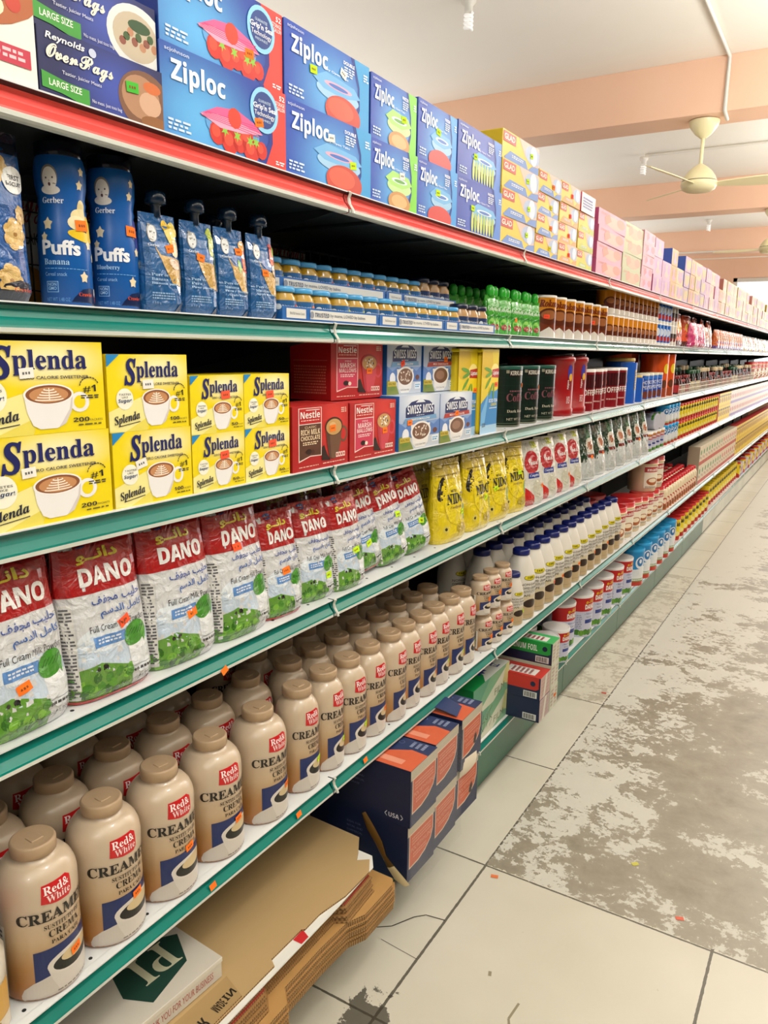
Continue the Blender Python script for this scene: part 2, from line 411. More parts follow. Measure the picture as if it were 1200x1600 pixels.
M_FARW = paint('dull_far_paint', '#5c5348', '#6a6054', 0.8, 1.5)
slab('wall_right', 6.5, 6.65, -5, YW, 0, 3.3, M_FARW)
slab('wall_back', -6, 6.5, -5.15, -5, 0, 3.3, M_FARW)
# conduits, bulbs and fans
def pipe(pts, label, r=0.011):
    b = MB(); tube(b, pts, r, M_WHITE, 8); o = obj('conduit_pipe', b.mesh('conduit_pipe')); props(o, label, 'pipe'); return o
pipe([(0.07, 2.6, 3.286), (0.105, 4.2, 3.286), (0.105, 5.275, 3.286), (0.105, 5.275, 2.99), (0.105, 5.40, 2.972)], 'white conduit running along the ceiling and down the nearest peach beam')
pipe([(-0.86, 7.42, 3.286), (1.3, 7.42, 3.286), (3.5, 7.42, 3.286)], 'white conduit across the ceiling joined to the bulb holder behind the near fan')
pipe([(0.14, 5.6, 3.286), (0.30, 7.42, 3.286), (0.18, 8.68, 3.286), (0.18, 8.685, 2.975)], 'thin white conduit slanting across the ceiling between the two nearest beams')
pipe([(-3.5, 12.06, 3.0), (0, 12.06, 3.0), (4, 12.06, 3.0)], 'white conduit running level along the farthest beam')
pipe([(-1.9, 12.04, 2.2), (-1.9, 12.04, 2.86), (-1.8, 12.04, 2.9), (0.6, 12.04, 2.9)], 'thin pale cable conduit bent down the far peach wall', 0.006)
def bulb(loc, label):
    b = MB(); b.lathe([(0.0, 0.0), (0.035, 0.0), (0.038, -0.02), (0.022, -0.035), (0.022, -0.06), (0.0, -0.06)][::-1], M_WHITE, 16)
    root = obj('light_bulb', None, None, loc); obj('lamp_holder', b.mesh('lamp_holder'), root)
    g, nt, p = newmat('bulb_glow'); p.inputs['Base Color'].default_value = (0.9, 0.9, 0.88, 1); p.inputs['Emission Color'].default_value = (1, 0.98, 0.93, 1); p.inputs['Emission Strength'].default_value = 0.25
    s = MB(); pts = [(0.020*math.cos(a*.6), 0.020*math.sin(a*.6), -0.065-a*0.0018) for a in range(44)]
    tube(s, pts, 0.0065, g, 6); obj('spiral_tube', s.mesh('spiral_tube'), root); props(root, label, 'light bulb')
bulb((-0.93, 3.89, 3.3), 'white spiral bulb on the ceiling above the blue cartons'); bulb((-0.865, 7.40, 3.27), 'white spiral bulb at the end of a conduit left of the near fan'); bulb((-0.90, 11.2, 3.3), 'white spiral bulb far back, between the two far beams')
def fan(loc, rot, label, group):
    root = obj('ceiling_fan', None, None, loc)
    b = MB(); b.lathe([(0.018, -0.10), (0.05, -0.075), (0.085, -0.03), (0.09, 0.0)], M_FAN, 24); obj('canopy', b.mesh('canopy'), root)
    b = MB(); b.lathe([(0.011, -0.27), (0.011, -0.08)], M_FAN, 12); obj('down_rod', b.mesh('down_rod'), root)
    b = MB(); b.lathe([(0.0, -0.412), (0.075, -0.410), (0.098, -0.398), (0.108, -0.375), (0.108, -0.355, mat('#4c4432')), (0.105, -0.350), (0.095, -0.325), (0.07, -0.290), (0.040, -0.265), (0.018, -0.25)], M_FAN, 32); obj('motor_housing', b.mesh('motor_housing'), root)
    for k in range(3):
        a = rad(rot+120*k); bl = MB(); rows = []
        for i in range(9):
            t = i/8; r = 0.10+0.50*t; w = 0.022+0.030*math.sin(min(1, t*1.4)*math.pi*.5)-0.04*max(0, t-0.6)*2; tw = -0.35
            ring = []
            for (q, h) in ((-w, -1), (w, -1), (w, 1), (-w, 1)):
                xx, yy, zz = r, q, -0.368+q*tw+h*0.0025+0.015*t
                ring.append((xx*math.cos(a)-yy*math.sin(a), xx*math.sin(a)+yy*math.cos(a), zz))
            rows.append(ring)
        bl.grid(rows, M_FAN, True, False); bl.cap(rows[0][::-1], M_FAN); bl.cap(rows[-1], M_FAN)
        obj('blade', bl.mesh('blade'), root)
    props(root, label, 'ceiling fan', group)
fan((-0.03, 5.43, 2.985), 12, 'cream three-bladed ceiling fan hanging from the nearest peach beam', 'ceiling fans')
fan((0.09, 8.85, 2.985), 40, 'smaller-looking cream ceiling fan farther back, under the second beam', 'ceiling fans')

# ================================================================== GONDOLA
Y0, SW = 1.3665, 0.9747
def rail_mesh(m, redge, y0, y1, x=0.0):
    b = MB(); pr = [(-0.016, 0.0), (0.0, 0.0), (0.0, -0.0022), (-0.010, -0.005), (-0.012, -0.010), (-0.008, -0.020), (0.001, -0.031), (0.002, -0.034), (0.002, -0.040), (-0.004, -0.042), (-0.016, -0.042)]
    ms = [M_DECK, M_DECK, M_DARK, m, m, m, m, redge, redge, redge]  # charcoal strip paints the shade under the lip into the rail
    for i in range(len(pr)-1):
        (a, c), (d, e) = pr[i], pr[i+1]
        b.face([(x+a, y0, c), (x+d, y0, e), (x+d, y1, e), (x+a, y1, c)][::-1], ms[i], False)
    b.face([(x-0.016, y0, 0), (x-0.016, y1, 0), (x-0.016, y1, -.042), (x-0.016, y0, -.042)], m)
    return b
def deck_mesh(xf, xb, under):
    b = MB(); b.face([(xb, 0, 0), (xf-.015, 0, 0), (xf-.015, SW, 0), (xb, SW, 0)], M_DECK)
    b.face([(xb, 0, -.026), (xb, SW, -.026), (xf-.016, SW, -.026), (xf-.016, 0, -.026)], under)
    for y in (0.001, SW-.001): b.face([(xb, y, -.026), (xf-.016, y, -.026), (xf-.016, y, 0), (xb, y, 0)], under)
    for q in (0.2, 0.5, 0.8): b.box(xb, xf-.03, q*SW-.012, q*SW+.012, -.034, -.026, under)
    for q in range(8): b.lathe([(0.0035, 0.0002), (0.0033, 0.0006)], M_DARK, 8, xf-.026, (q+.5)*SW/8)
    return b
MR = {}
def clip_mesh(x=0.0):
    b = MB(); pts = [(-.002, .001), (.0015, -.002), (-.004, -.012), (-.003, -.022), (.004, -.033), (.0055, -.041)]
    rows = [[(x+p[0], -.004, p[1]), (x+p[0]+.003, -.002, p[1]), (x+p[0]+.003, .002, p[1]), (x+p[0], .004, p[1])] for p in pts]
    rows = [[(q[0], q[1]+.005+i*.0012, q[2]) for q in r] for i, r in enumerate(rows)]
    b.grid(rows, M_EDGE, True, False); return b.mesh('rail_end_clip')
XS = {'R': 0.035, 'T': 0.0, 'B': -0.047}
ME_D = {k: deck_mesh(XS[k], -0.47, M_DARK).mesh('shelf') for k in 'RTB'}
ME_R = {'R': rail_mesh(M_RED, M_EDGE, 0.002, SW-.002, XS['R']).mesh('price_rail'), 'T': rail_mesh(M_TEAL, M_EDGE, 0.002, SW-.002).mesh('price_rail'), 'B': rail_mesh(M_TEAL, M_EDGE, 0.002, SW-.002, XS['B']).mesh('price_rail')}
ME_C = {k: clip_mesh(XS[k]) for k in 'RTB'}
def wire_mesh():
    b = MB()
    for i in range(20): b.box(-.476, -.473, (i+.5)*SW/20-.0012, (i+.5)*SW/20+.0012, Z1-.03, ZR, M_DARK, bev=.0003)
    for k in range(6): b.box(-.479, -.476, 0, SW, Z1+.0+k*.05, Z1+.0025+k*.05, M_DARK, bev=.0003)
    return b.mesh('wire_back')
b = MB(); b.box(-.482, -.472, 0, SW, .02, Z1-.03, M_DARK); ME_BP = b.mesh('back_panel')
b = MB(); b.box(-.50, -.455, .001, .03, 0, ZR+.02, M_DARK); ME_UP = b.mesh('upright_post')
ME_W = wire_mesh()
def kick_mesh(m):
    b = MB(); b.box(XS['B']-.012, XS['B']-.002, 0.0015, SW-.0015, 0.004, ZB-.042, m, bev=.001); b.box(-.46, XS['B']-.012, 0.0015, SW-.0015, 0.0, 0.004, M_DARK); return b.mesh('kick_panel')
ME_K = {0: kick_mesh(M_GREEN), 1: kick_mesh(M_KICKW)}
def bracket_mesh(xf):
    b = MB(); p = [(-.455, -.026), (xf-.05, -.026), (xf-.05, -.034), (-.455, -.11)]
    for s, y in ((1, .018), (-1, .022)): b.face([(a, y, z) for a, z in p][::-s], M_DARK)
    for i in range(4): (a, z), (c, w) = p[i-1], p[i]; b.face([(a, .018, z), (c, .018, w), (c, .022, w), (a, .022, z)], M_DARK)
    return b.mesh('shelf_bracket')
ME_B = {k: bracket_mesh(XS[k]) for k in 'RT'}
NSEC = 14
for k in range(-1, NSEC):
    ys = Y0+(k-1)*SW
    root = obj('shelving_unit', None, None, (0, ys, 0))
    for tag, z in (('R', ZR), ('T', Z1), ('T', Z2), ('T', Z3), ('T', Z4), ('B', ZB)):
        sh = obj('shelf', ME_D[tag], root, (0, 0, z)); sh['label'] = 'red-fronted top shelf' if tag == 'R' else 'teal-fronted shelf'
        obj('price_rail', ME_R[tag], sh); obj('rail_end_clip', ME_C[tag], sh)
        if tag != 'B': obj('shelf_bracket', ME_B[tag], sh)
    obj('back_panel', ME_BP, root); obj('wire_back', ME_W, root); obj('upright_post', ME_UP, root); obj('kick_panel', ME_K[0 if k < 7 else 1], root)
    wh = ['nearest', 'second-nearest'][k+1] if k < 1 else nth(k+1)
    props(root, ('%s bay of the long shelving run, %s' % (wh, 'teal kick panel at the floor' if k < 7 else 'pale kick panel at the floor')) if k >= 1 else 'teal and red shelving bay, %s to the viewer' % wh, 'shelf', 'bays of the long shelving run')
# cereal boxes seen through the wire back
def cereal():
    A = Art(.19, .30); A.r(0, 0, 1, 1, '#d8d8d2'); A.t(script('Kellogg')+"'"+script('s'), .08, .62, .95, .86, '#b01f26'); A.t('CORN FLAKES', .2, .48, .85, .56, '#2a2a2a'); A.e(.5, .2, .36, .15, '#c58a2a')
    m = MB(); m.box(-.03, .03, -.095, .095, 0, .30, mat('#cfcfc8'), side=mat('#3c6b35')); m.art(A, flat(.03)); return Kind('cereal_box', 'cereal box', [('carton', m)])
K = cereal()
slab_b = MB(); slab_b.box(-.95, -.484, 0, 14.0, Z1-.03, Z1, M_DARK); slab_b.box(-.95, -.484, 0, 14.0, ZR-.03, ZR, M_DARK); slab_b.box(-.96, -.95, 0, 14.0, 0, ZR, M_DARK); _s = obj('back_shelf_shade_panels', slab_b.mesh('back_shelf_shade_panels')); props(_s, 'shelf behind the wire back with added dark roof and back sheet', 'shelf')  # upper deck and back sheet added to darken the space behind the wire
for i in range(5): put(K, (-.545, 1.0+i*.215, Z1), 'white cereal box behind the wire back, %s from the near end' % nth(i), 'cereal boxes behind the wire back')
# litter on the floor
def litter(x, y, col, rot, what):
    b = MB(); c, s = math.cos(rot), math.sin(rot)
    pts = [(-.011, -.007), (.011, -.007), (.011, .007), (-.011, .007)]
    b.face([(p[0]*c-p[1]*s, p[0]*s+p[1]*c, .0015) for p in pts], mat(col, 'matte')); b.face([(p[0]*c-p[1]*s, p[0]*s+p[1]*c, .0005) for p in pts][::-1], mat(col, 'matte'))
    o = obj('dropped_sticker', b.mesh('dropped_sticker'), None, (x, y, 0)); props(o, what, 'sticker', 'stickers dropped on the floor')
# ================================================================== PRODUCTS
def carton(name, W, H, D, A, base, side=None, top=None, cat='box', sideart=None, topart=None):
    """front at x=0, going back to -D"""
    m = MB(); m.box(-D, 0, -W/2, W/2, 0, H, mat(base), side=mat(side or base), top=mat(top or side or base))
    m.art(A, flat(0))
    if sideart: m.art(sideart, lambda u, v, o: (-D/2+u, -W/2-o, v))
    if topart: m.art(topart, lambda u, v, o: (-v, u, H+o))
    return Kind(name, cat, [('carton', m)], flat(0))
# ---- zip bag boxes
def zipbox(W, H, D, kind):
    A = Art(W, H)
    base = '#1344ad' if kind != 'celery' else '#2c49a8'
    A.r(0, 0, 1, 1, gradmat(base if kind != 'berry' else '#0d3a9e', '#5cb0ea' if kind != 'celery' else '#5a74cc', (-.06 if kind == 'berry' else .02)*W/.28, H*.28, W*.62, H*1.0))
    band = {'berry': '#e33a30', 'meat': '#2f9bd6', 'bread': '#7fd23c', 'tomato': '#3d9be0', 'celery': '#4f86d8'}[kind]
    A.poly([(.74, 0), (.84, .3), (.85, .6), (.76, 1), (1, 1), (1, 0)], '#0b2f8c', 1)
    A.poly([(.81, 0), (.875, .3), (.87, .62), (.80, 1), (1, 1), (1, 0)], band, 2)
    A.t(sans('Ziploc'), .07, .55, .47, .86, '#f4f7fa', 5, bold=0.012)
    A.t('scjohnson', .03, .90, .20, .955, '#dfe8f4', 5); A.tiny(.04, .06, .2, .2, 3, '#cfe0f2', 4)
    if kind == 'berry':
        A.e(.53, .30, .22, .20, '#5ba0dd', 3)
        for x, y, r in ((.40, .20, .062), (.50, .15, .07), (.58, .19, .065), (.68, .13, .07), (.46, .30, .055), (.64, .26, .06), (.77, .16, .05)):
            A.c(x, y, r, '#cf2618', 4, 12); A.c(x-.012, y+.02, r*.55, '#e8482f', 4.4, 10)
        for x, y in ((.46, .26), (.56, .24), (.72, .24), (.67, .23)): A.star(x, y, .035, '#8fc43a', 4.8, 6, .4)
        A.poly([(.27, .36), (.40, .50), (.56, .55), (.70, .47), (.78, .36), (.60, .29), (.42, .27)], '#ee5a92', 5); A.poly([(.27, .36), (.40, .42), (.60, .40), (.78, .36), (.60, .29), (.42, .27)], '#f5a2bf', 5.2)
        for q in range(5): A.line(.28+.01*q, .345+.015*q, .75, .32+.03*q, .0012, '#d43a77', 5.4)
        A.c(.54, .44, .055, '#d83a22', 5.6, 12)
        A.c(.80, .68, .125, '#8fd0f3', 4.6, 28); A.c(.80, .68, .10, '#123a86', 5, 24); A.t("Grip'n Seal", .70, .66, .91, .75, '#ffffff', 6, bold=.02); A.t('Technology', .71, .58, .89, .655, '#ffffff', 6)
        A.t('GUARANTEE', .745, .765, .855, .80, '#cfe4f6', 6); A.t('FRESHNESS', .745, .54, .855, .57, '#cfe4f6', 6)
        A.t('52', .935, .88, .985, .945, '#ffffff', 6, bold=.02); A.t('STORAGE', .90, .81, .985, .86, '#ffffff', 6); A.t('GALLON', .915, .75, .985, .80, '#ffffff', 6)
        A.tiny(.90, .04, .98, .1, 2, '#ffffff', 5)
    else:
        A.e(.60, .36, .26, .13, '#9cc8e8' if kind != 'bread' else '#c2e69a', 3, 28); A.poly([(.30, .46), (.45, .60), (.80, .56), (.88, .44), (.66, .34), (.42, .36)], '#6fb2e4' if kind != 'bread' else '#a8dc70', 3.4)
        A.e(.60, .46, .17, .045, '#e9a8c0' if kind in ('meat',) else '#e4f0f8', 3.8, 20); A.e(.60, .455, .12, .028, '#3a6fc0' if kind != 'bread' else '#5fa33a', 4, 18)
        if kind == 'meat': A.e(.66, .12, .22, .24, '#c9402c', 4.4, 28); A.e(.63, .17, .16, .15, '#dd5a40', 4.6, 24)
        if kind == 'tomato': A.r(.22, 0, .90, .26, '#d9413a', 4.4) if False else A.e(.56, .08, .30, .20, '#d2403a', 4.4, 24)
        if kind == 'bread': A.e(.60, .10, .24, .18, '#c79050', 4.4, 24); A.e(.60, .12, .17, .11, '#ddb074', 4.6, 20)
        if kind == 'celery':
            for q in range(8): A.e(.34+.065*q, .22, .026, .20, ('#cdd76a', '#b4c94a', '#e4df8a')[q % 3], 4.4+.05*q, 12)
        A.t('Easy Open Tabs', .42, .615, .72, .655, '#ffffff', 5)
        A.t('DOUBLE' if kind == 'meat' else 'FREEZER', .66, .84, .80, .89, '#ffffff', 5, bold=.02); A.tiny(.67, .68, .80, .82, 4, '#e8f0fa', 5)
        A.tiny(.92, .74, .985, .86, 3, '#e8f4fc', 5)
    return carton('storage_bag_box', W, H, D, A, base, '#0f3c9a', '#1450b8')
KZ = {}
KZ['berry'] = zipbox(.289, .127, .16, 'berry'); KZ['meat'] = zipbox(.283, .127, .16, 'meat'); KZ['bread'] = zipbox(.198, .125, .15, 'bread'); KZ['tomato'] = zipbox(.205, .128, .15, 'tomato'); KZ['celery'] = zipbox(.285, .130, .15, 'celery')
def ovenbox(W, H, D, kind):
    A = Art(W, H); A.r(0, 0, 1, 1, gradmat('#141a52', '#3a4fae', .02, H*.45, W*.5, H*.9))
    if kind: A.e(.84, .40, .24, .50, '#7a5138', 1, 28); A.e(.80, .45, .17, .36, '#b08260', 1.4, 24); A.e(.88, .38, .10, .2, '#cfa486', 1.7, 18); A.e(.9, .66, .08, .1, '#d06a30', 1.8, 14); A.e(.93, .08, .14, .12, '#8f5a2a', 1.9, 16)
    else:
        A.e(.83, .42, .26, .5, '#dfe0dc', 1, 28); A.e(.82, .42, .20, .38, '#c3b39a', 1.4, 24)
        for q in range(9): A.e(.70+.035*q, .30+.22*((q*7) % 5)/5, .03, .07, ('#8b4c38', '#3f5a2c', '#b9825f')[q % 3], 1.7, 10, rot=q*31)
        A.e(.85, .6, .10, .10, '#2f4f2a', 1.9, 14)
    A.t('Reynolds', .05, .80, .34, .93, '#f2f2f0', 4, bold=.02, shear=.2); A.e(.40, .86, .03, .07, '#c8cfe6', 4, 12)
    A.t(script('OvenBags'), .05, .46, .56, .78, '#f6f2d8', 5, bold=.02); A.t('Tastier, Juicier Meats', .16, .36, .46, .43, '#dfe2ee', 4)
    A.poly([(.01, .10), (.15, .08), (.32, .0), (.36, .04), (.36, .26), (.2, .27), (.01, .34)], '#3f9a34', 3); A.t('LARGE SIZE', .06, .15, .30, .25, '#f2f8e8', 4, bold=.01)
    A.t('No mess. Just toss bag', .38, .08, .62, .15, '#dfe2ee', 4)
    return carton('oven_bag_box', W, H, D, A, '#1b2468', '#151b52', '#1b2468')
KO = [ovenbox(.205, .080, .19, 1), ovenbox(.205, .083, .19, 0)]
A = Art(.21, .30); A.r(0, 0, 1, 1, '#efece2'); A.r(0, .55, 1, 1, '#f0c41e', 1); A.e(.5, .45, .62, .28, '#b4602e', 2, 26); A.e(.42, .5, .36, .18, '#cf7f3e', 2.4, 22); A.e(.62, .38, .28, .12, '#8f3c1e', 2.8, 20)
for q in range(8): A.c(.1+.11*q, .27+.03*(q % 3), .05, ('#e9dfbd', '#c83c22', '#6f8a2c')[q % 3], 3, 12)
A.r(.70, .07, .96, .14, '#c8324a', 3.4); A.tiny(.78, .085, .94, .13, 2, '#f2c8cc', 4); A.c(.745, .105, .022, '#f2c8cc', 4, 10)
K_ROAST = carton('roasting_bag_box', .21, .30, .19, A, '#efece2')
# ---- sandwich bag boxes (yellow) and pastel cartons
def yellowbox(W, H, D, c2='#5d86c8', c3='#e9c21e', tag='#c7392b'):
    A = Art(W, H); A.r(0, 0, 1, 1, c3); A.poly([(.42, 1), (.60, .45), (1, .2), (1, 1)], '#d9b8a8', 1); A.e(.82, .62, .22, .34, '#a9b9d6', 1.5, 18)
    A.poly([(.05, .05), (.2, .35), (.62, .30), (.7, 0), (.1, 0)], c2, 2); A.poly([(.68, .0), (.8, .22), (1, .3), (1, 0)], c2, 2)
    A.r(.02, .60, .34, .95, tag, 3); A.t('GLAD', .04, .68, .31, .88, '#fbf3e0', 4, bold=.02); A.tiny(.24, .14, .56, .26, 2, '#eef2f8', 4); A.c(.84, .62, .10, '#d6ddec', 2.4, 14)
    return carton('sandwich_bag_box', W, H, D, A, c3, '#cfae1c', c3)
KY = [yellowbox(.285, .0765, .15), yellowbox(.215, .0640, .14), yellowbox(.205, .0655, .14, '#e39a4e', '#ecc94c'), yellowbox(.19, .066, .14, '#b5bf4c', '#e6c830')]
def pastel(W, H, D, c1, c2, c3, side=None):
    A = Art(W, H); A.r(0, 0, 1, 1, c1); A.e(.55, .45, .3, .36, c2, 1, 18); A.e(.8, .6, .16, .3, c3, 1.4, 14); A.poly([(.25, .15), (.45, .5), (.35, .9), (.2, .6)], c3, 1.8); A.tiny(.08, .7, .4, .85, 2, c3, 2.4)
    return carton('foil_carton', W, H, D, A, c1, side or c1, c1)
KPAS = {'pink': pastel(.40, .062, .13, '#d48ea4', '#dca28e', '#d08066', '#ad4a7a'), 'green': pastel(.34, .064, .13, '#b0b284', '#ca9c7a', '#d08e70'), 'rose': pastel(.235, .053, .12, '#d29aa6', '#be9ab8', '#d27880'), 'lilac': pastel(.2, .0875, .12, '#c297b2', '#d6a498', '#b588b6', '#ad4a7a'),
 'orange': pastel(.165, .085, .12, '#cc985a', '#c8889c', '#b48836', '#3b56a8'), 'violet': pastel(.175, .085, .12, '#ae88a8', '#d0a274', '#c2b04c', '#3b56a8'), 'straw': pastel(.21, .086, .12, '#d2b074', '#ca8890', '#a688b0', '#a2962c'),
 'cream': pastel(.20, .086, .12, '#d2b69c', '#cabf98', '#d89a8a', '#b47466')}
# ---- sweetener boxes
def splenda(W, H, D, num):
    A = Art(W, H); Y = '#f3d90e'; A.r(0, 0, 1, 1, gradmat(Y, '#fdf6c8', .02, H*.78, W*.56, H*.34))
    A.poly([(0, 1), (.15, 1), (0, .84)], '#2088c8', 3)
    A.poly([(0, .02), (0, .27), (.42, .46), (.50, .20), (.18, .0)], '#f7ec9a', 1); A.poly([(0, .0), (0, .05), (.25, .2), (.5, .24), (.45, .0)], '#eddc5e', .9)
    A.t(serifit('S'), .19, .60, .34, .95, '#1a2060', 5, bold=.025); A.t(serif('plenda'), .34, .64, .87, .91, '#1a2060', 5, bold=.008)
    A.t('ZERO CALORIE SWEETENER', .38, .595, .88, .63, '#2a2c50', 5, bold=.015); 
    A.t(serifit('Splenda'), .05, .10, .36, .24, '#20243c', 5, rot=9, bold=.01); A.line(.10, .075, .36, .125, .0012, '#20243c', 4)
    A.c(.19, .43, .10, '#f9f6e2', 3, 24); A.t('TASTES', .12, .475, .26, .50, '#3a3a3a', 5); A.t('LIKE', .155, .44, .225, .462, '#3a3a3a', 5); A.t(sansit('Sugar!'), .11, .37, .27, .43, '#1d3a6a', 5)
    # cup
    mug = '#f1eeec'
    A.e(.80, .33, .075, .115, mug, 3, 20); A.e(.80, .33, .045, .075, Y, 3.3, 18)
    A.poly([(.40, .42), (.415, .24), (.45, .10), (.50, .055), (.62, .055), (.685, .10), (.735, .24), (.75, .42)], mug, 3.6); A.poly([(.66, .12), (.72, .26), (.74, .42), (.75, .42), (.735, .24), (.685, .10), (.63, .06)], '#d9cfcb', 3.8)
    A.e(.575, .43, .18, .115, '#f7f4f0', 4, 32); A.e(.575, .43, .165, .10, '#8a5230', 4.3, 32); A.e(.575, .425, .14, .083, '#c98e5e', 4.5, 28)
    for q in range(5):
        A.e(.575-.012*q*0, .375+.027*q, .105-.016*q, .017, '#f6ead8', 4.7+.05*q, 16); A.e(.575, .382+.027*q, .095-.016*q, .009, '#b97c4e', 4.72+.05*q, 14)
    A.line(.575, .36, .575, .50, .0016, '#f6ead8', 5.1)
    A.t(sans('#1'), .83, .43, .93, .515, '#1b1b2b', 5, rot=3); A.tiny(.81, .36, .95, .41, 2, '#3a3a3a', 4)
    for q in range(9): a = rad(20+17.5*q); A.line(.88+.075*math.cos(a), .50+.105*math.sin(a), .88+.075*math.cos(a+.24), .50+.105*math.sin(a+.24), .0016, '#2a2a3a', 4)
    A.t(sans(num), .74, .105, .865, .155, '#24283c', 5); A.t('PACKETS', .87, .108, .97, .13, '#24283c', 5); A.tiny(.78, .055, .96, .085, 1, '#6a6430', 4)
    sa = Art(D, H); sa.r(0, 0, 1, 1, '#ecd010'); sa.t(serif('Splenda'), .1, .6, .9, .85, '#1a2060', 4); sa.tiny(.15, .1, .85, .5, 7, '#4a4630', 3)
    return carton('sweetener_box', W, H, D, A, Y, '#e8cc0e', '#f0d60e', sideart=sa)
KS = {200: splenda(.222, .1265, .13, '200'), 100: splenda(.163, .118, .12, '100'), 50: splenda(.134, .1005, .10, '50')}
# ---- cocoa boxes
def nestle(W, H, D, v):
    A = Art(W, H); A.r(0, 0, 1, 1, gradmat('#b0181a', '#d83a30', W*.25, H*.7, W*.45, H*.8))
    A.poly([(.10, .14), (.10, .97), (.50, .97), (.50, .20), (.30, .21)], '#f2d9d0', 1); A.poly([(.112, .165), (.112, .96), (.488, .96), (.488, .215), (.30, .225)], '#5a3524' if v == 0 else '#cf3a56', 1.5)
    A.r(.112, .73, .488, .96, '#c01c1e', 2); A.r(.112, .715, .488, .727, '#f2d9d0', 2.2)
    A.t(sans('Nestle'), .13, .81, .465, .92, '#f6efe8', 4); A.line(.22, .935, .46, .935, .0014, '#f6efe8', 4); A.tiny(.14, .765, .45, .79, 1, '#f6d0c4', 4)
    ink = '#f0d8b0' if v == 0 else '#f7d8d8'
    if v == 0: A.t('CLASSIC', .20, .655, .40, .69, ink, 4); A.t(sans('RICH MILK'), .135, .555, .465, .64, ink, 4); A.t(sans('CHOCOLATE'), .135, .47, .465, .54, ink, 4)
    else: A.t('MINI', .25, .655, .36, .685, ink, 4); A.t(sans('MARSH'), .16, .555, .44, .64, ink, 4); A.t(sans('MALLOWS'), .14, .475, .46, .545, ink, 4)
    A.tiny(.17, .39, .43, .45, 2, ink, 3); A.e(.27, .29, .05, .045, '#2c140e', 3, 14); A.e(.34, .28, .03, .035, '#f1e1cf' if v else '#4a2418', 3.2, 12)
    mug = '#6f4c37' if v == 0 else '#cf4552'
    A.e(.91, .50, .075, .135, mug, 2, 20); A.e(.905, .50, .05, .095, '#c62622', 2.3, 18)
    A.poly([(.57, .62), (.60, .35), (.64, .14), (.72, .11), (.80, .14), (.85, .35), (.88, .62)], mug, 2.6); A.poly([(.60, .35), (.64, .14), (.68, .12), (.66, .35), (.64, .6), (.58, .6)], '#59382a' if v == 0 else '#b83340', 2.8)
    A.e(.725, .64, .165, .15, '#3c2418' if v == 0 else '#b5393c', 3, 28); A.e(.725, .63, .145, .13, '#c99a5c', 3.3, 26)
    if v:
        rr = random.Random(3)
        for q in range(34): A.c(.725+rr.uniform(-.08, .08), .63+rr.uniform(-.08, .08), .012, ('#f6f0e4', '#e8e0d0', '#30201a')[q % 3], 3.6+q*.01, 6)
    else: A.e(.70, .66, .06, .05, '#dcb47c', 3.5, 16)
    A.poly([(.50, .12), (.50, .33), (.54, .36), (.60, .2), (.66, .1)], '#2c150f', 3.6)
    for q in range(4): A.r(.76+.045*q, .13, .80+.045*q, .21, '#f2d8cc', 4); A.r(.768+.045*q, .15, .79+.045*q, .19, '#b8301e', 4.4)
    A.tiny(.10, .05, .44, .075, 1, '#f2c4b4', 3); A.tiny(.52, .05, .96, .08, 1, '#f2c4b4', 3); A.tiny(.86, .85, .96, .94, 3, '#f2c4b4', 3)
    sa = Art(D, H); sa.r(0, 0, 1, 1, '#a01618'); sa.tiny(.1, .1, .9, .6, 10, '#c96a5a', 3); sa.line(.08, .68, .92, .68, .001, '#d07a6a', 3)
    return carton('cocoa_box', W, H, D, A, '#b81a1c', '#a01618', '#c22a26', sideart=sa)
KN = [nestle(.203, .134, .115, 0), nestle(.205, .132, .115, 1)]
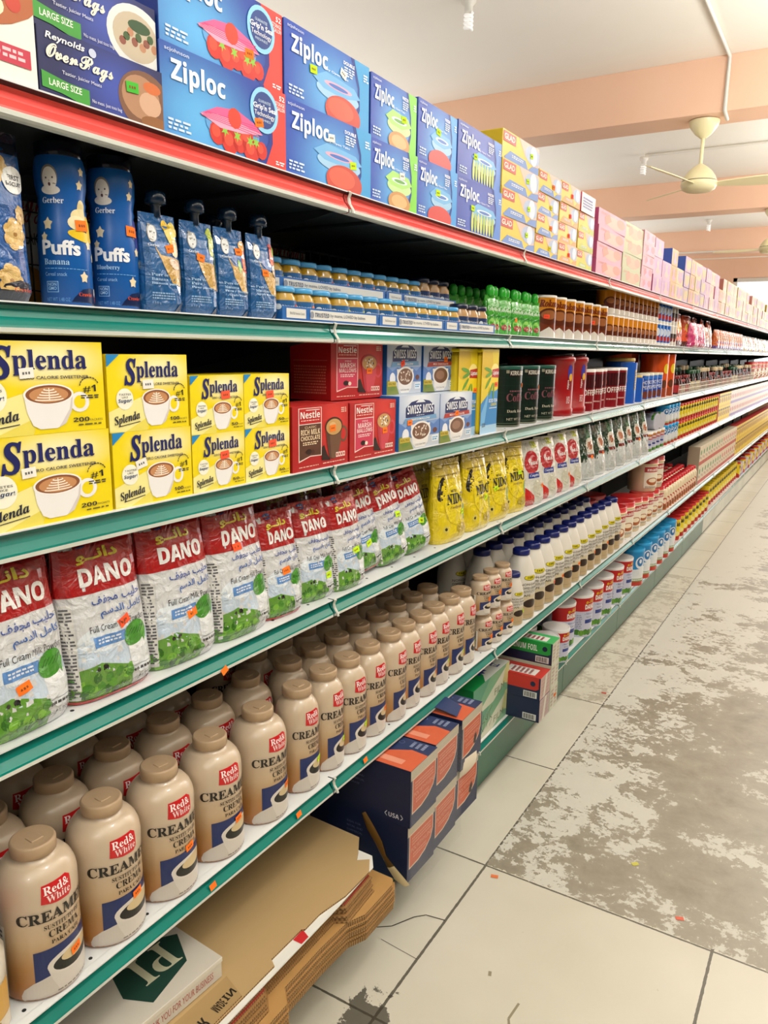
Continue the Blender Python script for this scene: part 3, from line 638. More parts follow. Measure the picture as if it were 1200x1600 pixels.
def swiss(W, H, D, v):
    A = Art(W, H); A.r(0, 0, 1, 1, gradmat('#a9b9d6', '#eef2f8', 0, H*.9, W*.7, H*.6)); A.r(0, .0, 1, .5, '#7f9fd0', .4); A.poly([(0, .52), (.15, .42), (.3, .5), (.45, .38), (.7, .5), (.85, .42), (1, .52), (1, .2), (0, .2)], '#5a80c0', .8); A.r(0, 0, 1, .22, '#c4cbd6', 1); A.poly([(0, 0), (0, .25), (.2, .3), (.35, 0)], '#7c8a3a', 1.2)
    A.poly([(.15, .60), (.15, .78), (.28, .88), (.5, .92), (.72, .88), (.85, .78), (.85, .60)], '#1d2c62', 2); A.poly([(.38, .86), (.45, .91), (.5, .945), (.56, .91), (.62, .86)], '#e6ebf2', 2.4)
    A.t(sans('SWISS MISS'), .18, .66, .82, .82, '#f4f6fa', 4, shear=.05); A.tiny(.4, .615, .6, .635, 1, '#d8e0f0', 3)
    A.poly([(.10, .50), (.14, .59), (.90, .61), (.92, .53)], '#b4352c' if v else '#6fa0cc', 2.8); A.t('MILK CHOCOLATE' if v else 'MARSHMALLOW', .28, .535, .74, .575, '#f6efe8', 4, bold=.015)
    A.poly([(.27, .46), (.32, .1), (.4, .02), (.62, .02), (.7, .1), (.75, .46)], '#e9e6e2', 2.6); A.e(.52, .32, .25, .19, '#efeae4', 3, 30); A.e(.52, .32, .21, .155, '#74503c', 3.3, 28); A.e(.5, .33, .13, .09, '#96705a' if v else '#7f5a46', 3.5, 22)
    if not v:
        rr = random.Random(5)
        for q in range(16): A.e(.52+rr.uniform(-.13, .13), .32+rr.uniform(-.1, .1), .024, .016, '#e9d8c6', 3.8, 8, rot=q*40)
    A.e(.15, .28, .08, .12, '#e9eaf0', 3, 16); A.poly([(.02, .24), (.02, .15), (.26, .15), (.26, .24)], '#c9b23a', 3.4); A.t('REAL MILK', .04, .175, .24, .215, '#4a3f18', 4); A.e(.15, .11, .08, .04, '#6c8a34', 3.2, 14)
    A.e(.88, .30, .06, .05, '#6a3b34', 3, 12); A.r(.80, .08, .97, .20, '#e9eef4', 3); A.tiny(.82, .1, .95, .18, 2, '#3a9ac8', 4); A.t('COCOA MIX', .38, .06, .64, .09, '#6a6a70', 4)
    return carton('cocoa_mix_box', W, H, D, A, '#b9c8de', '#2668b4', '#c3d0e2')
KW = [swiss(.20, .138, .115, 0), swiss(.205, .136, .115, 1)]
# ---- cans
def can(name, r, H, A, body, lid=None, foot=None, n=28, lidh=.012, cat='can', prof=None, liddome=0, parts=None, W=None):
    m = MB(); pf = prof or [(r-.001, 0), (r, .002, foot), (r, .006), (r, H-.004), (r-.002, H-.002)]
    m.lathe(pf, body, n)
    m.art(A, cyl(r), .010)
    P = [('can_body', m)]
    if lid is not None:
        q = MB(); q.lathe([(r+.0015, H-lidh), (r+.0018, H-.002), (r+.0005, H+.0005), (r-.004, H+.0005), (r-.006, H-.0015+liddome)], lid, n); P.append(('lid', q))
    return Kind(name, cat, P, cyl(r))
def kirkland():
    H, r = .205, .067; A = Art(r*2.6, H, 'tin'); A.r(0, .06, 1, .97, '#13261e')
    for q in range(6): A.r(0, .2+.12*q, 1, .204+.12*q, '#22382e', .5)
    A.r(.0, .06, 1, .065, '#7d8a6a', 1); A.t(sans('KIRKLAND'), .42, .85, .80, .92, '#e8e4d6', 4); A.r(.40, .83, .82, .94, '#2a0f12', 1); A.t(serif('Coffee'), .36, .42, .86, .55, '#8d5560', 4); A.tiny(.42, .57, .8, .61, 1, '#8d5560', 4)
    A.t(serif('Dark Roast'), .38, .24, .84, .285, '#d4ccb6', 4); A.t('NET WT 3 LB', .38, .11, .80, .15, '#c9c4ae', 4)
    A.r(.34, .88, .40, .93, '#a49b86', 2)
    return can('coffee_can', r, H, A, mat('#13261e', 'tin'), mat('#1c5244', 'plastic'), mat('#8f917c', 'metal'))
K_KIRK = kirkland()
def lipton():
    W, H, D = .123, .258, .09; A = Art(W, H); A.r(0, 0, 1, 1, '#e3c81c'); A.e(.25, .85, .4, .2, '#d9b414', .3, 16); A.poly([(0, 0), (0, .36), (.62, .52), (1, .60), (1, 0)], '#2f86c8', 1); A.poly([(0, 0), (.05, .25), (.45, .5), (.30, .2), (.2, 0)], '#6fb2e2', 1.4); A.r(0, 0, 1, .10, '#a8cde8', 1.6)
    A.e(.78, .70, .28, .13, '#f6e38a', 2, 22); A.e(.76, .60, .34, .10, '#f2d21e', 2.2, 22)
    for x, y, a in ((.36, .76, 10), (.42, .70, 35), (.38, .60, 60), (.72, .50, 110), (.55, .52, 75)): A.e(x, y, .22, .022, '#5f9a2c', 3, 12, rot=a-20)
    A.poly([(.58, .67), (.60, .76), (1, .775), (1, .66)], '#b5281e', 4); A.t(sans('Lipton'), .64, .685, .99, .745, '#ffffff', 5); A.t(sans('ICED TEA'), .45, .37, .98, .41, '#eef6fb', 5); A.t(sans('LEMON'), .58, .325, .92, .36, '#f0dc4a', 5); A.tiny(.5, .29, .95, .31, 1, '#dfeef8', 4); A.tiny(.1, .08, .3, .13, 3, '#4a6a88', 4)
    m = MB(); m.box(-D, 0, -W/2, W/2, 0, H-.008, mat('#e3c81c'), side=mat('#d9be1a'), bev=.012); m.art(A, flat(0), None); q = MB(); q.box(-D-.001, .001, -W/2-.001, W/2+.001, H-.010, H, mat('#ecd41e', 'plastic'), bev=.012)
    return Kind('tea_mix_tub', 'tea tub', [('tub', m), ('lid', q)], flat(0))
K_LIP = lipton()
def folgers():
    H, r = .25, .082; A = Art(r*2.4, H, 'plastic'); A.r(.52, .42, .66, .80, '#7e1620', 1); A.e(.58, .70, .07, .12, '#3b3c9c', 2, 16); A.e(.60, .62, .05, .06, '#e6b23a', 3, 14); A.t(sans('Folgers'), .44, .48, .62, .53, '#f2e6e6', 4, rot=90); A.tiny(.5, .2, .62, .32, 4, '#e8c8c8', 4)
    B = mat('#9a0e14', 'plastic'); m = MB(); m.lathe([(r-.003, 0), (r, .004), (r, .028), (r-.004, .032), (r-.004, .21), (r+.001, .216), (r+.001, .232), (r-.012, .24)], B, 32); m.art(A, cyl(r-.004), .010)
    q = MB(); q.lathe([(r-.010, .236), (r-.008, .248), (r-.012, .251), (r-.04, .252)], mat('#241a1c', 'gloss'), 32)
    g = MB(); g.box(-.01, .01, -r-.004, -r+.012, .09, .17, mat('#a01218', 'plastic'), bev=.006)
    return Kind('coffee_tub', 'coffee tub', [('tub', m), ('lid', q), ('grip', g)], cyl(r-.004))
K_FOL = folgers()
def coffcan(r, H, word='COFFEE', base='#8c1420', lid='#e9e2dc', mid='#3a1216'):
    A = Art(r*2.6, H, 'tin'); A.r(0, .04, 1, .96, base); A.r(.28, .55, .74, .88, mid, 1)
    for q in range(5): A.line(.32+.09*q, .56, .32+.09*q, .86, .0015, base, 2)
    A.t(sans(word), .26, .38, .78, .52, '#f2ece4', 4); A.tiny(.35, .18, .66, .24, 1, '#e0b8b0', 3); A.c(.82, .66, .07, '#d94a34', 3, 12)
    return can('ground_coffee_can', r, H, A, mat(base, 'tin'), mat(lid, 'plastic'), n=24)
K_CF = [coffcan(.07, .185), coffcan(.058, .182)]
def maxwell(r, H, sq=False):
    A = Art(r*2.6, H, 'plastic'); A.r(0, 0, 1, .9, '#1c55b0'); A.e(.62, .35, .2, .3, '#5c9ae0', 1, 18); A.r(.42, .3, .52, .74, '#c8a84c', 2); A.tiny(.44, .33, .5, .7, 7, '#1c3f80', 3)
    m = MB(); B = mat('#1c55b0', 'plastic'); m.lathe([(r-.003, 0), (r, .004), (r, H*.78), (r*.82, H*.92), (r*.80, H*.95)], B, 24); m.art(A, cyl(r), .010)
    q = MB(); q.lathe([(r*.84, H*.92), (r*.86, H*.93), (r*.86, H-.002), (r*.8, H)], mat('#c9aa5a', 'plastic'), 24)
    return Kind('blue_coffee_jar', 'coffee jar', [('jar', m), ('lid', q)], cyl(r))
K_MX = [maxwell(.085, .232), maxwell(.042, .14)]
def simplecan(name, r, H, base, bands, lid, txt=None, ink='#ffffff', n=20, blobs=(), cat='can', lidh=.012):
    A = Art(r*2.6, H, 'tin'); A.r(0, 0, 1, 1, base)
    for (y0, y1, c) in bands: A.r(0, y0, 1, y1, c, .5)
    for (x, y, rx, ry, c, L) in blobs: A.e(x, y, rx, ry, c, L, 14)
    if txt:
        for (s_, x0, y0, x1, y1, c) in (txt if isinstance(txt, list) else [txt]): A.t(s_, x0, y0, x1, y1, c, 4)
    return can(name, r, H, A, mat(base, 'tin'), mat(lid, 'plastic') if lid else None, n=n, cat=cat, lidh=lidh)
K_MHCAN = simplecan('cocoa_tin', .046, .148, '#2450b0', [(0, .06, '#c8c4b8')], '#dcd4bc', [('HOT', .38, .60, .70, .74, '#ffffff'), ('MIX', .38, .42, .70, .56, '#ffffff')], blobs=[(.55, .22, .18, .14, '#7a3f34', 1), (.62, .85, .2, .08, '#3f7ad0', 1)])
K_OVAL = simplecan('malt_drink_tub', .082, .255, '#e0561c', [(.0, .2, '#a84a2a')], '#d84a18', None, blobs=[(.66, .66, .12, .12, '#f0d23a', 1), (.6, .3, .12, .1, '#6a3a24', 1)])
# ---- milk powder tins
def danotin(r, H, base='#c4202a'):
    A = Art(r*2.7, H, 'tin'); A.r(0, .62, 1, 1, '#c01c1e'); A.r(0, .14, 1, .62, '#c9cbe0', .3); A.r(0, 0, 1, .14, '#b9bfd0', .3)
    for q in range(9): A.e(.08+.11*q, .10+.02*(q % 2), .08, .07, ('#4f8a2c', '#3c7424', '#6da03a')[q % 3], 1+q*.02, 12)
    for x in (.42, .5, .72): A.e(x, .17, .012, .012, '#1a1a1a', 2, 8)
    for cx in (.5,):
        A.t('\uFEEE\u0640\uFEE7\uFE8D\uFEA9', .38, .80, .66, .9, '#e8c81e', 4, bold=.03); A.t(sans('DANO'), .36, .67, .68, .79, '#f4f2ee', 4, bold=.02)
        A.t('\uFED2\uFED4\uFEA0\uFEE3 \uFE90\uFEF4\uFEE0\uFEA3', .36, .53, .68, .60, '#3a4a90', 4, bold=.01); A.t('Full Cream', .42, .46, .62, .50, '#3a3a50', 4); A.r(.38, .33, .66, .42, '#2c3f8c', 2); A.tiny(.1, .2, .3, .55, 8, '#8a8ca8', 2)
    return can('milk_powder_tin', r, H, A, mat('#c9cbd8', 'tin'), mat('#e6e3e0', 'plastic'), lidh=.014)
K_DT = [danotin(.062, .155), danotin(.075, .215)]
def bluetin(r, H):
    A = Art(r*2.7, H, 'tin'); A.r(0, .12, 1, 1, '#1f86c6'); A.r(0, 0, 1, .12, '#bc3a2c'); A.e(.5, .3, .5, .17, '#e6e9ea', 1, 22); A.e(.3, .36, .2, .1, '#dfe6ea', 1.2, 16); A.e(.62, .42, .16, .12, '#e8ecee', 1.3, 16); A.e(.5, .64, .17, .17, '#e4eaf0', 1, 20); A.e(.5, .66, .12, .12, '#2a74b4', 2, 18); A.e(.5, .68, .05, .06, '#e8ecf0', 3, 12); A.r(0, .12, 1, .20, '#7f9a5a', 1.4); A.tiny(.2, .14, .8, .19, 1, '#ffffff', 3)
    return can('milk_powder_tin', r, H, A, mat('#1f86c6', 'tin'), mat('#2a9fda', 'plastic'), lidh=.014)
K_BT = [bluetin(.075, .225), bluetin(.055, .18)]
def nidotin(r, H, lid='#d02a2a', n=20):
    A = Art(r*2.7, H, 'tin'); A.r(0, .25, 1, 1, '#e8ce12'); A.poly([(0, 0), (0, .42), (.3, .22), (.7, .22), (1, .42), (1, 0)], '#b8241e', .6); A.e(.5, .40, .26, .22, '#ecd820', 1.4, 18); A.t(serif('Nido'), .30, .62, .72, .80, '#1c2a22', 4, bold=.02); A.e(.5, .3, .12, .1, '#f2ea9a', 2, 14)
    return can('milk_powder_tin', r, H, A, mat('#c8281e', 'tin'), mat(lid, 'plastic'), n=n, lidh=.014)
K_NT = [nidotin(.066, .175), nidotin(.066, .20, '#ecd016')]
K_SN = nidotin(.050, .118, '#c43020', 16)
def jar(name, r, H, glass, lid, lab, lidr=None, art=None, n=20, cat='jar', neck=.8):
    m = MB(); hb = H*.80; m.lathe([(r*.88, 0), (r, .004), (r, hb*.82), (r*neck, hb*.98), (r*neck, H*.9)], mat(glass, 'gloss'), n)
    A = Art(r*2.3, hb*.52, 'card'); A.r(0, 0, 1, 1, lab); 
    if art: art(A)
    l = MB(); l.art(A, lambda u, v, o: cyl(r+.0006)(u, v+.009, o), .008)
    q = MB(); R = lidr or r*.9; q.lathe([(R, H*.82), (R+.001, H*.84), (R+.001, H-.002), (R-.002, H), (R*.8, H), (R*.78, H-.001)], mat(lid, 'plastic'), n)
    return Kind(name, cat, [('jar', m), ('label', l), ('lid', q)], cyl(r+.001))
def ba(c):
    def f(A): A.e(.22, .52, .10, .22, '#dfe8ee', 1, 12); A.t('Natural', .34, .48, .72, .66, '#eef4f8', 4); A.tiny(.36, .3, .66, .4, 1, '#cfe0ec', 3); A.c(.88, .45, .12, c, 2, 14); A.e(.88, .3, .1, .12, '#e8b040', 2.4, 12)
    return f
K_BJ = [jar('baby_food_jar', .0295, .062, '#b98f22', '#4a9fd6', '#245f96', art=ba(c)) for c in ('#e07a2a', '#c8402e', '#c8d02a', '#e8c8a8')]
K_BJD = jar('baby_food_jar', .0285, .075, '#b58a58', '#15203c', '#1c3460', art=ba('#d8b080'))
# ---- snack canisters with a waist
def puffs(flav, fruit):
    H = .222; pf = [(.040, 0), (.043, .003), (.043, .085), (.041, .115), (.0375, .135), (.0385, .142), (.0375, .149), (.041, .165), (.042, .185), (.039, .200), (.0365, .206)]
    def rf(v):
        for i in range(len(pf)-1):
            if pf[i][1] <= v <= pf[i+1][1]: t = (v-pf[i][1])/(pf[i+1][1]-pf[i][1]); return pf[i][0]*(1-t)+pf[i+1][0]*t
        return pf[-1][0] if v > .1 else pf[1][0]
    B = mat('#125aa8', 'plastic'); m = MB(); m.lathe(pf, B, 36)
    A = Art(.124, .205, 'plastic')
    # baby head emblem
    A.e(.26, .845, .115, .082, '#8a8078', 2, 22); A.e(.265, .835, .10, .076, '#ece6e0', 2.4, 22); A.e(.26, .765, .14, .03, '#e6e0da', 2.2, 18); A.e(.22, .84, .012, .007, '#4a4a50', 3, 8); A.e(.31, .843, .012, .007, '#4a4a50', 3, 8); A.e(.262, .80, .018, .012, '#5a3a3a', 3, 10); A.e(.262, .822, .01, .008, '#c8b8ae', 3, 8)
    A.t(serif('Gerber'), .12, .68, .44, .72, '#e8eef6', 4)
    for x, y, r in ((.72, .90, .055), (.68, .81, .06), (.20, .545, .075), (.14, .46, .055), (.78, .42, .06), (.90, .34, .06), (.66, .20, .07), (.95, .24, .05)): A.star(x, y, r, '#ead9b4', 3, 5, .62)
    if fruit == 'banana': A.e(.66, .60, .14, .055, '#e6d59a', 2, 18); A.e(.62, .56, .15, .05, '#efe2b2', 2.3, 18); A.e(.72, .66, .08, .06, '#e2cf92', 2.4, 14); A.e(.68, .475, .22, .035, '#e8c31a', 2.6, 18, rot=-8); A.e(.82, .53, .06, .09, '#e8c31a', 2.8, 14)
    else: A.c(.78, .56, .10, '#2c2f7c', 2, 18); A.c(.86, .48, .09, '#3a3f92', 2.3, 18); A.c(.84, .62, .06, '#474da8', 2.5, 14)
    A.t('Puffs', .10, .34, .62, .44, '#f6f8fb', 5, bold=.035); A.t(serif(flav), .12, .275, .46, .315, '#a9d0f0', 5); A.tiny(.12, .245, .72, .255, 1, '#6aa6de', 3); A.t('Cereal snack', .12, .20, .42, .225, '#8fbce6', 4)
    A.r(.13, .09, .30, .165, '#8fbce6', 2); A.r(.14, .095, .29, .16, '#125aa8', 2.4); A.t('NON', .155, .132, .275, .155, '#a9d0f0', 4, bold=.02); A.t('GMO', .155, .105, .275, .128, '#a9d0f0', 4, bold=.02); A.t('NET WT 1.48 OZ', .12, .03, .44, .055, '#6aa6de', 4)
    A.poly([(.42, 0), (.5, .06), (.62, .115), (.78, .13), (1, .11), (1, 0)], '#10224a', 2); A.t(serif('Crawler'), .56, .07, .80, .095, '#e0562e', 4); A.e(.90, .10, .04, .03, '#efe6da', 4, 12); A.e(.93, .055, .05, .03, '#d8532e', 4, 12)
    m.art(A, lambda u, v, o: cyl(rf)(u, v, o), .0045, .0002)
    q = MB(); q.lathe([(.0375, .203), (.0385, .206), (.0385, .221), (.0365, .2225), (.03, .2225)], mat('#070d1c', 'gloss'), 36)
    return Kind('snack_canister', 'canister', [('canister', m), ('lid', q)], lambda u, v, o: cyl(rf)(u, v, o), (.026, .015))
K_PF = [puffs('Banana', 'banana'), puffs('Blueberry', 'blue')]
# ---- pouches
def pouch(W, H, D, seed, base, A, taper=.12, topw=None, amp=.004, foot=None, back=None, name='pouch', ny=20, nv=22, seal=.0, tw=.0, collar=None):
    """soft bag: returns (mesh builder, surface fn)"""
    def prof(v):
        t = max(0, min(1, v/H)); w = W/2*(1-taper*t-.06*math.sin(min(1, t*1.0)*math.pi)*0); 
        if t < .06: w *= .93+.07*t/.06
        d = D/2*min(1, .72+t*4)*(1-t**2.0)**.8+.003
        if seal and t > 1-seal: d = .003
        return w, d
    def sfn(q, v, o, sgn=1):
        w, d = prof(v); q = max(-1, min(1, q))
        x = d*(1-abs(q)**3.2)**.45 if abs(q) < 1 else 0
        e = (1-abs(q)**4)*(min(1, v/H*8))*min(1, max(.15, (1-v/H)*6))
        nz = noise.noise(Vector((q*2.6+seed, v/H*4.2, seed*1.7)))*amp + noise.noise(Vector((q*7+seed, v/H*9, seed*.7)))*amp*.5 + (abs(noise.noise(Vector((q*4-v/H*5, seed, v/H*3))))-.2)*amp*.8
        x = x+nz*e
        y = q*w+noise.noise(Vector((seed, v/H*5, 3.3)))*amp*.8+tw*v
        return (sgn*(x+o), y, v)
    m = MB(); B = mat(base, 'film')
    qs = [math.sin(math.pi*(i/ny-.5)) for i in range(ny+1)]
    rows = []
    for i in range(nv+1):
        v = H*i/nv
        front = [sfn(q, v, -.0014 if abs(q) < .98 else 0) for q in qs]; bk = [(-abs(sfn(q, v, 0)[0]) if abs(q) < 1 else sfn(q, v, 0)[0], sfn(q, v, 0)[1], v) for q in qs[1:-1]][::-1]
        rows.append(front+bk)
    nf = len(qs)
    if collar: ci = int(nv*collar[0]); mc = mat(collar[1], 'film'); m.grid(rows, lambda i, j: mc if i >= ci else B, True)
    else: m.grid(rows, B, True)
    m.cap(rows[0][::-1], B); m.cap(rows[-1], B)
    fn = lambda u, v, o: sfn(u/(W/2*.995), v, o)
    if A: A.fin = 'film'; m.art(A, fn, .009, .0004)
    return m, fn
AR_MILK = '\uFED2\uFED4\uFEA0\uFEE3 \uFE90\uFEF4\uFEE0\uFEA3'; AR_FULL = '\uFEE2\uFEB3\uFEAA\uFEDF\uFE8D \uFEDE\uFEE3\uFE8E\uFEDB'; AR_DANO = '\uFEEE\u0640\u0640\uFEE7\uFE8D\uFEA9'
def dano(W, H, D, seed, foot=False):
    A = Art(W, H); A.r(0, 0, 1, 1, '#d3d3d4'); A.r(0, .66, 1, 1, '#a81618', 1.3); A.poly([(0, .10), (0, .2), (.3, .24), (.62, .17), (.66, 0), (0, 0)], '#5f9430', 1)
    rr = random.Random(seed)
    for q in range(22): A.e(.04+.028*q+rr.uniform(-.02, .02), .06+rr.uniform(-.04, .09), .055, .028, ('#3f7f1c', '#5a9a24', '#74ae30', '#2c6416')[q % 4], 1.2+q*.03, 10, rot=q*37)
    A.e(.5, .3, .45, .13, '#c3d2e2', .6, 20); A.e(.4, .38, .3, .08, '#dfe6ec', .7, 18)
    A.e(.26, .205, .02, .013, '#141414', 3, 8); A.e(.34, .21, .03, .016, '#141414', 3, 8); A.line(.32, .19, .32, .205, .002, '#141414', 3); A.line(.36, .19, .36, .205, .002, '#141414', 3)
    A.t(AR_DANO, .22, .835, .72, .92, '#d8c41e', 4, bold=.035); A.t(sans('DANO'), .22, .705, .86, .815, '#ece8e4', 4, bold=.02); A.e(.30, .955, .09, .026, '#24488c', 4, 16); A.t('Puck', .26, .945, .34, .967, '#cfd8ec', 5)
    A.t(AR_MILK, .30, .575, .90, .64, '#34509c', 4, bold=.012); A.t(AR_FULL, .38, .495, .90, .56, '#2c60b0', 4, bold=.012); A.t('Full Cream Milk Powder', .24, .425, .90, .465, '#2c2c34', 4)
    A.r(.26, .33, .62, .395, '#5f8fcc', 2); A.tiny(.3, .345, .56, .385, 2, '#dfe8f4', 4)
    A.e(.74, .35, .15, .075, '#3f8f22', 3, 20, rot=28); A.poly([(.78, .38), (.90, .36), (.86, .27)], '#4f9f2a', 3.2)
    for q in range(5): A.line(.64+.04*q, .34, .70+.04*q, .385, .0012, '#23601a', 4)
    A.poly([(.64, .27), (.66, .14), (.74, .09), (.84, .09), (.90, .14), (.92, .27)], '#dcdfe2', 2.2); A.e(.78, .27, .14, .03, '#eceef0', 2.5, 18); A.line(.65, .14, .90, .14, .001, '#8a8e94', 3)
    A.t('Net weight 900 g', .50, .05, .92, .08, '#2c2c30', 4); A.tiny(.66, .1, .9, .13, 1, '#3a3a3a', 4)
    if foot: A.r(0, 0, 1, .022, '#b82420', 4)
    A.r(.0, .03, .10, .62, '#dcdad6', 2.2); A.tiny(.012, .05, .09, .6, 26, '#5a5a60', 3)
    m, fn = pouch(W, H, D, seed, '#d0cfd0', A, taper=.10, amp=.0045, seal=.06, collar=(.66, '#b01c1c'))
    return Kind('milk_powder_bag', 'bag', [('bag', m)], fn, (.024, .015))
K_DB = [dano(.165, .262, .085, s, s == 2) for s in (1, 2, 3)]; K_DS = [dano(.128, .225, .07, s+10, s == 1) for s in (1, 2, 3)]
def nido(W, H, D, seed):
    A = Art(W, H); Y = '#e3c90c'; A.r(0, 0, 1, 1, Y); A.e(.5, .9, .6, .14, '#cdb23a', .4, 20); A.e(.55, .45, .36, .25, '#c9ae0e', 1, 26); A.e(.55, .455, .345, .24, '#ead21a', 1.3, 26); A.e(.17, .66, .10, .15, '#1d1b12', 1.1, 18, rot=-20); A.e(.24, .63, .10, .15, '#e3c90c', 1.2, 18, rot=-20)
    A.t('NUEVO', .05, .69, .17, .715, '#e9dfb0', 4, rot=70); A.t('NESTLE', .42, .605, .60, .635, '#2a2614', 4, bold=.02); A.t(serif('NIDO'), .28, .46, .86, .59, '#1c2618', 4, bold=.02); A.t(serifit('Fortificada'), .36, .40, .74, .44, '#7a5a10', 4); A.c(.2, .18, .07, '#d9c64a', 2, 14); A.c(.2, .18, .03, '#3a3418', 2.5, 10); A.tiny(.1, .80, .8, .83, 1, '#8a7414', 3); A.e(.86, .34, .08, .1, '#3f9a3a', 2, 14); A.e(.7, .16, .2, .06, '#b79e1a', 2, 16)
    m, fn = pouch(W, H, D, seed, Y, A, taper=.12, amp=.0038, seal=.07); return Kind('milk_powder_bag', 'bag', [('bag', m)], fn)
K_NB = [nido(.165, .245, .07, s+20) for s in (1, 2)]
def coast(W, H, D, seed):
    A = Art(W, H); A.r(0, 0, 1, 1, '#d8d6cc'); A.poly([(0, 0), (0, .36), (.45, .16), (.5, 0)], '#c4231e', 1); A.e(.45, .66, .30, .18, '#b3242a', 1, 22); A.e(.5, .67, .16, .10, '#d8868a', 2, 18); A.e(.55, .67, .12, .08, '#b3242a', 2.4, 16); A.t(script('Coast'), .3, .62, .72, .72, '#f2e8e6', 4, bold=.02); A.r(.28, .42, .72, .50, '#2a3f94', 2); A.t(serifit('Completa'), .32, .435, .68, .485, '#e8ecf6', 4); A.r(.52, .88, .78, .97, '#b9bf2a', 2); A.e(.62, .25, .2, .14, '#c9c6b2', 1, 18); A.tiny(.1, .05, .4, .09, 2, '#e89a94', 3)
    m, fn = pouch(W, H, D, seed, '#d8d6cc', A, taper=.25, amp=.004, seal=.07); return Kind('milk_powder_bag', 'bag', [('bag', m)], fn)
K_CB = [coast(.165, .24, .075, 31), coast(.165, .24, .075, 32)]
def greenbag(W, H, D, seed):
    A = Art(W, H); A.r(0, 0, 1, 1, '#c6c9c6'); A.poly([(0, .22), (0, 1), (.85, 1), (.66, .78), (.58, .5), (.46, .3), (.2, .34)], '#0a3219', 1); A.poly([(.5, 1), (1, 1), (1, .85), (.6, .7)], '#155a30', 1.1); A.poly([(.05, .05), (.15, .3), (.3, .22), (.4, .4), (.55, .2), (.7, .3), (.8, .05)], '#b3b7b4', 1.4); A.e(.72, .62, .22, .14, '#d9cfc0', 1.5, 16); A.e(.72, .62, .12, .08, '#b06a4a', 2, 14); A.r(.55, .4, .95, .46, '#7a2a24', 2)
    m, fn = pouch(W, H, D, seed, '#1a4a2c', A, taper=.30, amp=.006, seal=.05); return Kind('milk_powder_bag', 'bag', [('bag', m)], fn)
K_GB = [greenbag(.19, .245, .075, 41), greenbag(.19, .245, .075, 42)]
def puree(flav, fr, seed):
    W, H, D = .078, .150, .04
    A = Art(W, H); A.r(0, 0, 1, 1, '#1e5c96'); A.poly([(.28, .68), (.40, .58), (.95, .55), (1, .3), (.9, .26), (.62, .30), (.42, .46)], '#c8a058', 1.4); A.poly([(.22, .72), (.5, .60), (.8, .58), (1, .62), (1, .75), (.5, .7)], '#5a7fb8', 1.2)
    A.e(.24, .80, .12, .10, '#a8a49c', 2, 16); A.e(.24, .79, .10, .085, '#e3e4e4', 2.3, 16); A.e(.2, .80, .012, .008, '#444', 3, 6) if False else None; A.e(.20, .80, .013, .008, '#4a4a50', 3, 6); A.e(.29, .80, .013, .008, '#4a4a50', 3, 6); A.e(.245, .75, .02, .009, '#6a4a4a', 3, 6)
    A.t(serif('Gerber'), .12, .66, .40, .69, '#dfe8f2', 4); 
    for (x, y, rx, ry, c, rt) in fr: A.e(x, y, rx, ry, c, 2.6+x*.3, 16, rot=rt)
    L = flav
    for i, s_ in enumerate(L): A.t(serif(s_), .12, .36-.045*i, .12+.055*len(s_), .39-.045*i, '#a9cdec', 4)
    A.tiny(.12, .12, .66, .2, 3, '#8fb6dc', 3); A.t('110 g', .12, .07, .3, .1, '#8fb6dc', 4); A.poly([(.7, 0), (.78, .07), (.9, .11), (1, .12), (1, 0)], '#10224a', 2)
    m, fn = pouch(W, H, D, seed, '#1e5c96', A, taper=.10, amp=.0022, seal=.12)
    m2 = MB(); m2.lathe([(.0075, H-.004), (.0075, H+.012), (.0095, H+.013), (.0095, H+.016)], mat('#0f2236', 'gloss'), 16)
    q = MB(); q.lathe([(.012, H+.014), (.0165, H+.016), (.017, H+.022), (.017, H+.029), (.0135, H+.0345), (.007, H+.036)], mat('#0b2238', 'gloss'), 24)
    return Kind('puree_pouch', 'pouch', [('pouch', m), ('spout', m2), ('cap', q)], fn, (.017, .012))
K_PP = [puree(['Pure de', 'Banana /', 'Banana puree'], [(.72, .80, .13, .16, '#e0b820', 20), (.85, .86, .12, .08, '#e8d060', 0), (.8, .66, .13, .09, '#e9cfa4', 0), (.72, .50, .16, .055, '#e6c4a8', -20)], 51),
 puree(['Pure de', 'Pera /', 'Pear puree'], [(.86, .84, .12, .12, '#b9c84a', 0), (.80, .74, .10, .10, '#cfd88a', 0), (.92, .52, .05, .17, '#b4c832', 0)], 52),
 puree(['Pure de', 'Manzana', 'Pera y Durazno', '/ Apple Pear'], [(.82, .82, .14, .06, '#e8a23a', 0), (.86, .64, .14, .13, '#e0562e', 0), (.86, .64, .09, .09, '#ef8a5a', 0), (.64, .58, .05, .08, '#9fc46a', 0), (.9, .45, .08, .06, '#f0c8b0', 0)], 53),
 puree(['Pure de', 'Manzana /', 'Apple puree'], [(.86, .80, .15, .12, '#c43a2a', 0), (.8, .72, .10, .07, '#e26a4a', 0), (.88, .82, .05, .06, '#8fc43a', 0), (.86, .58, .13, .08, '#f0d4b8', 0)], 54)]
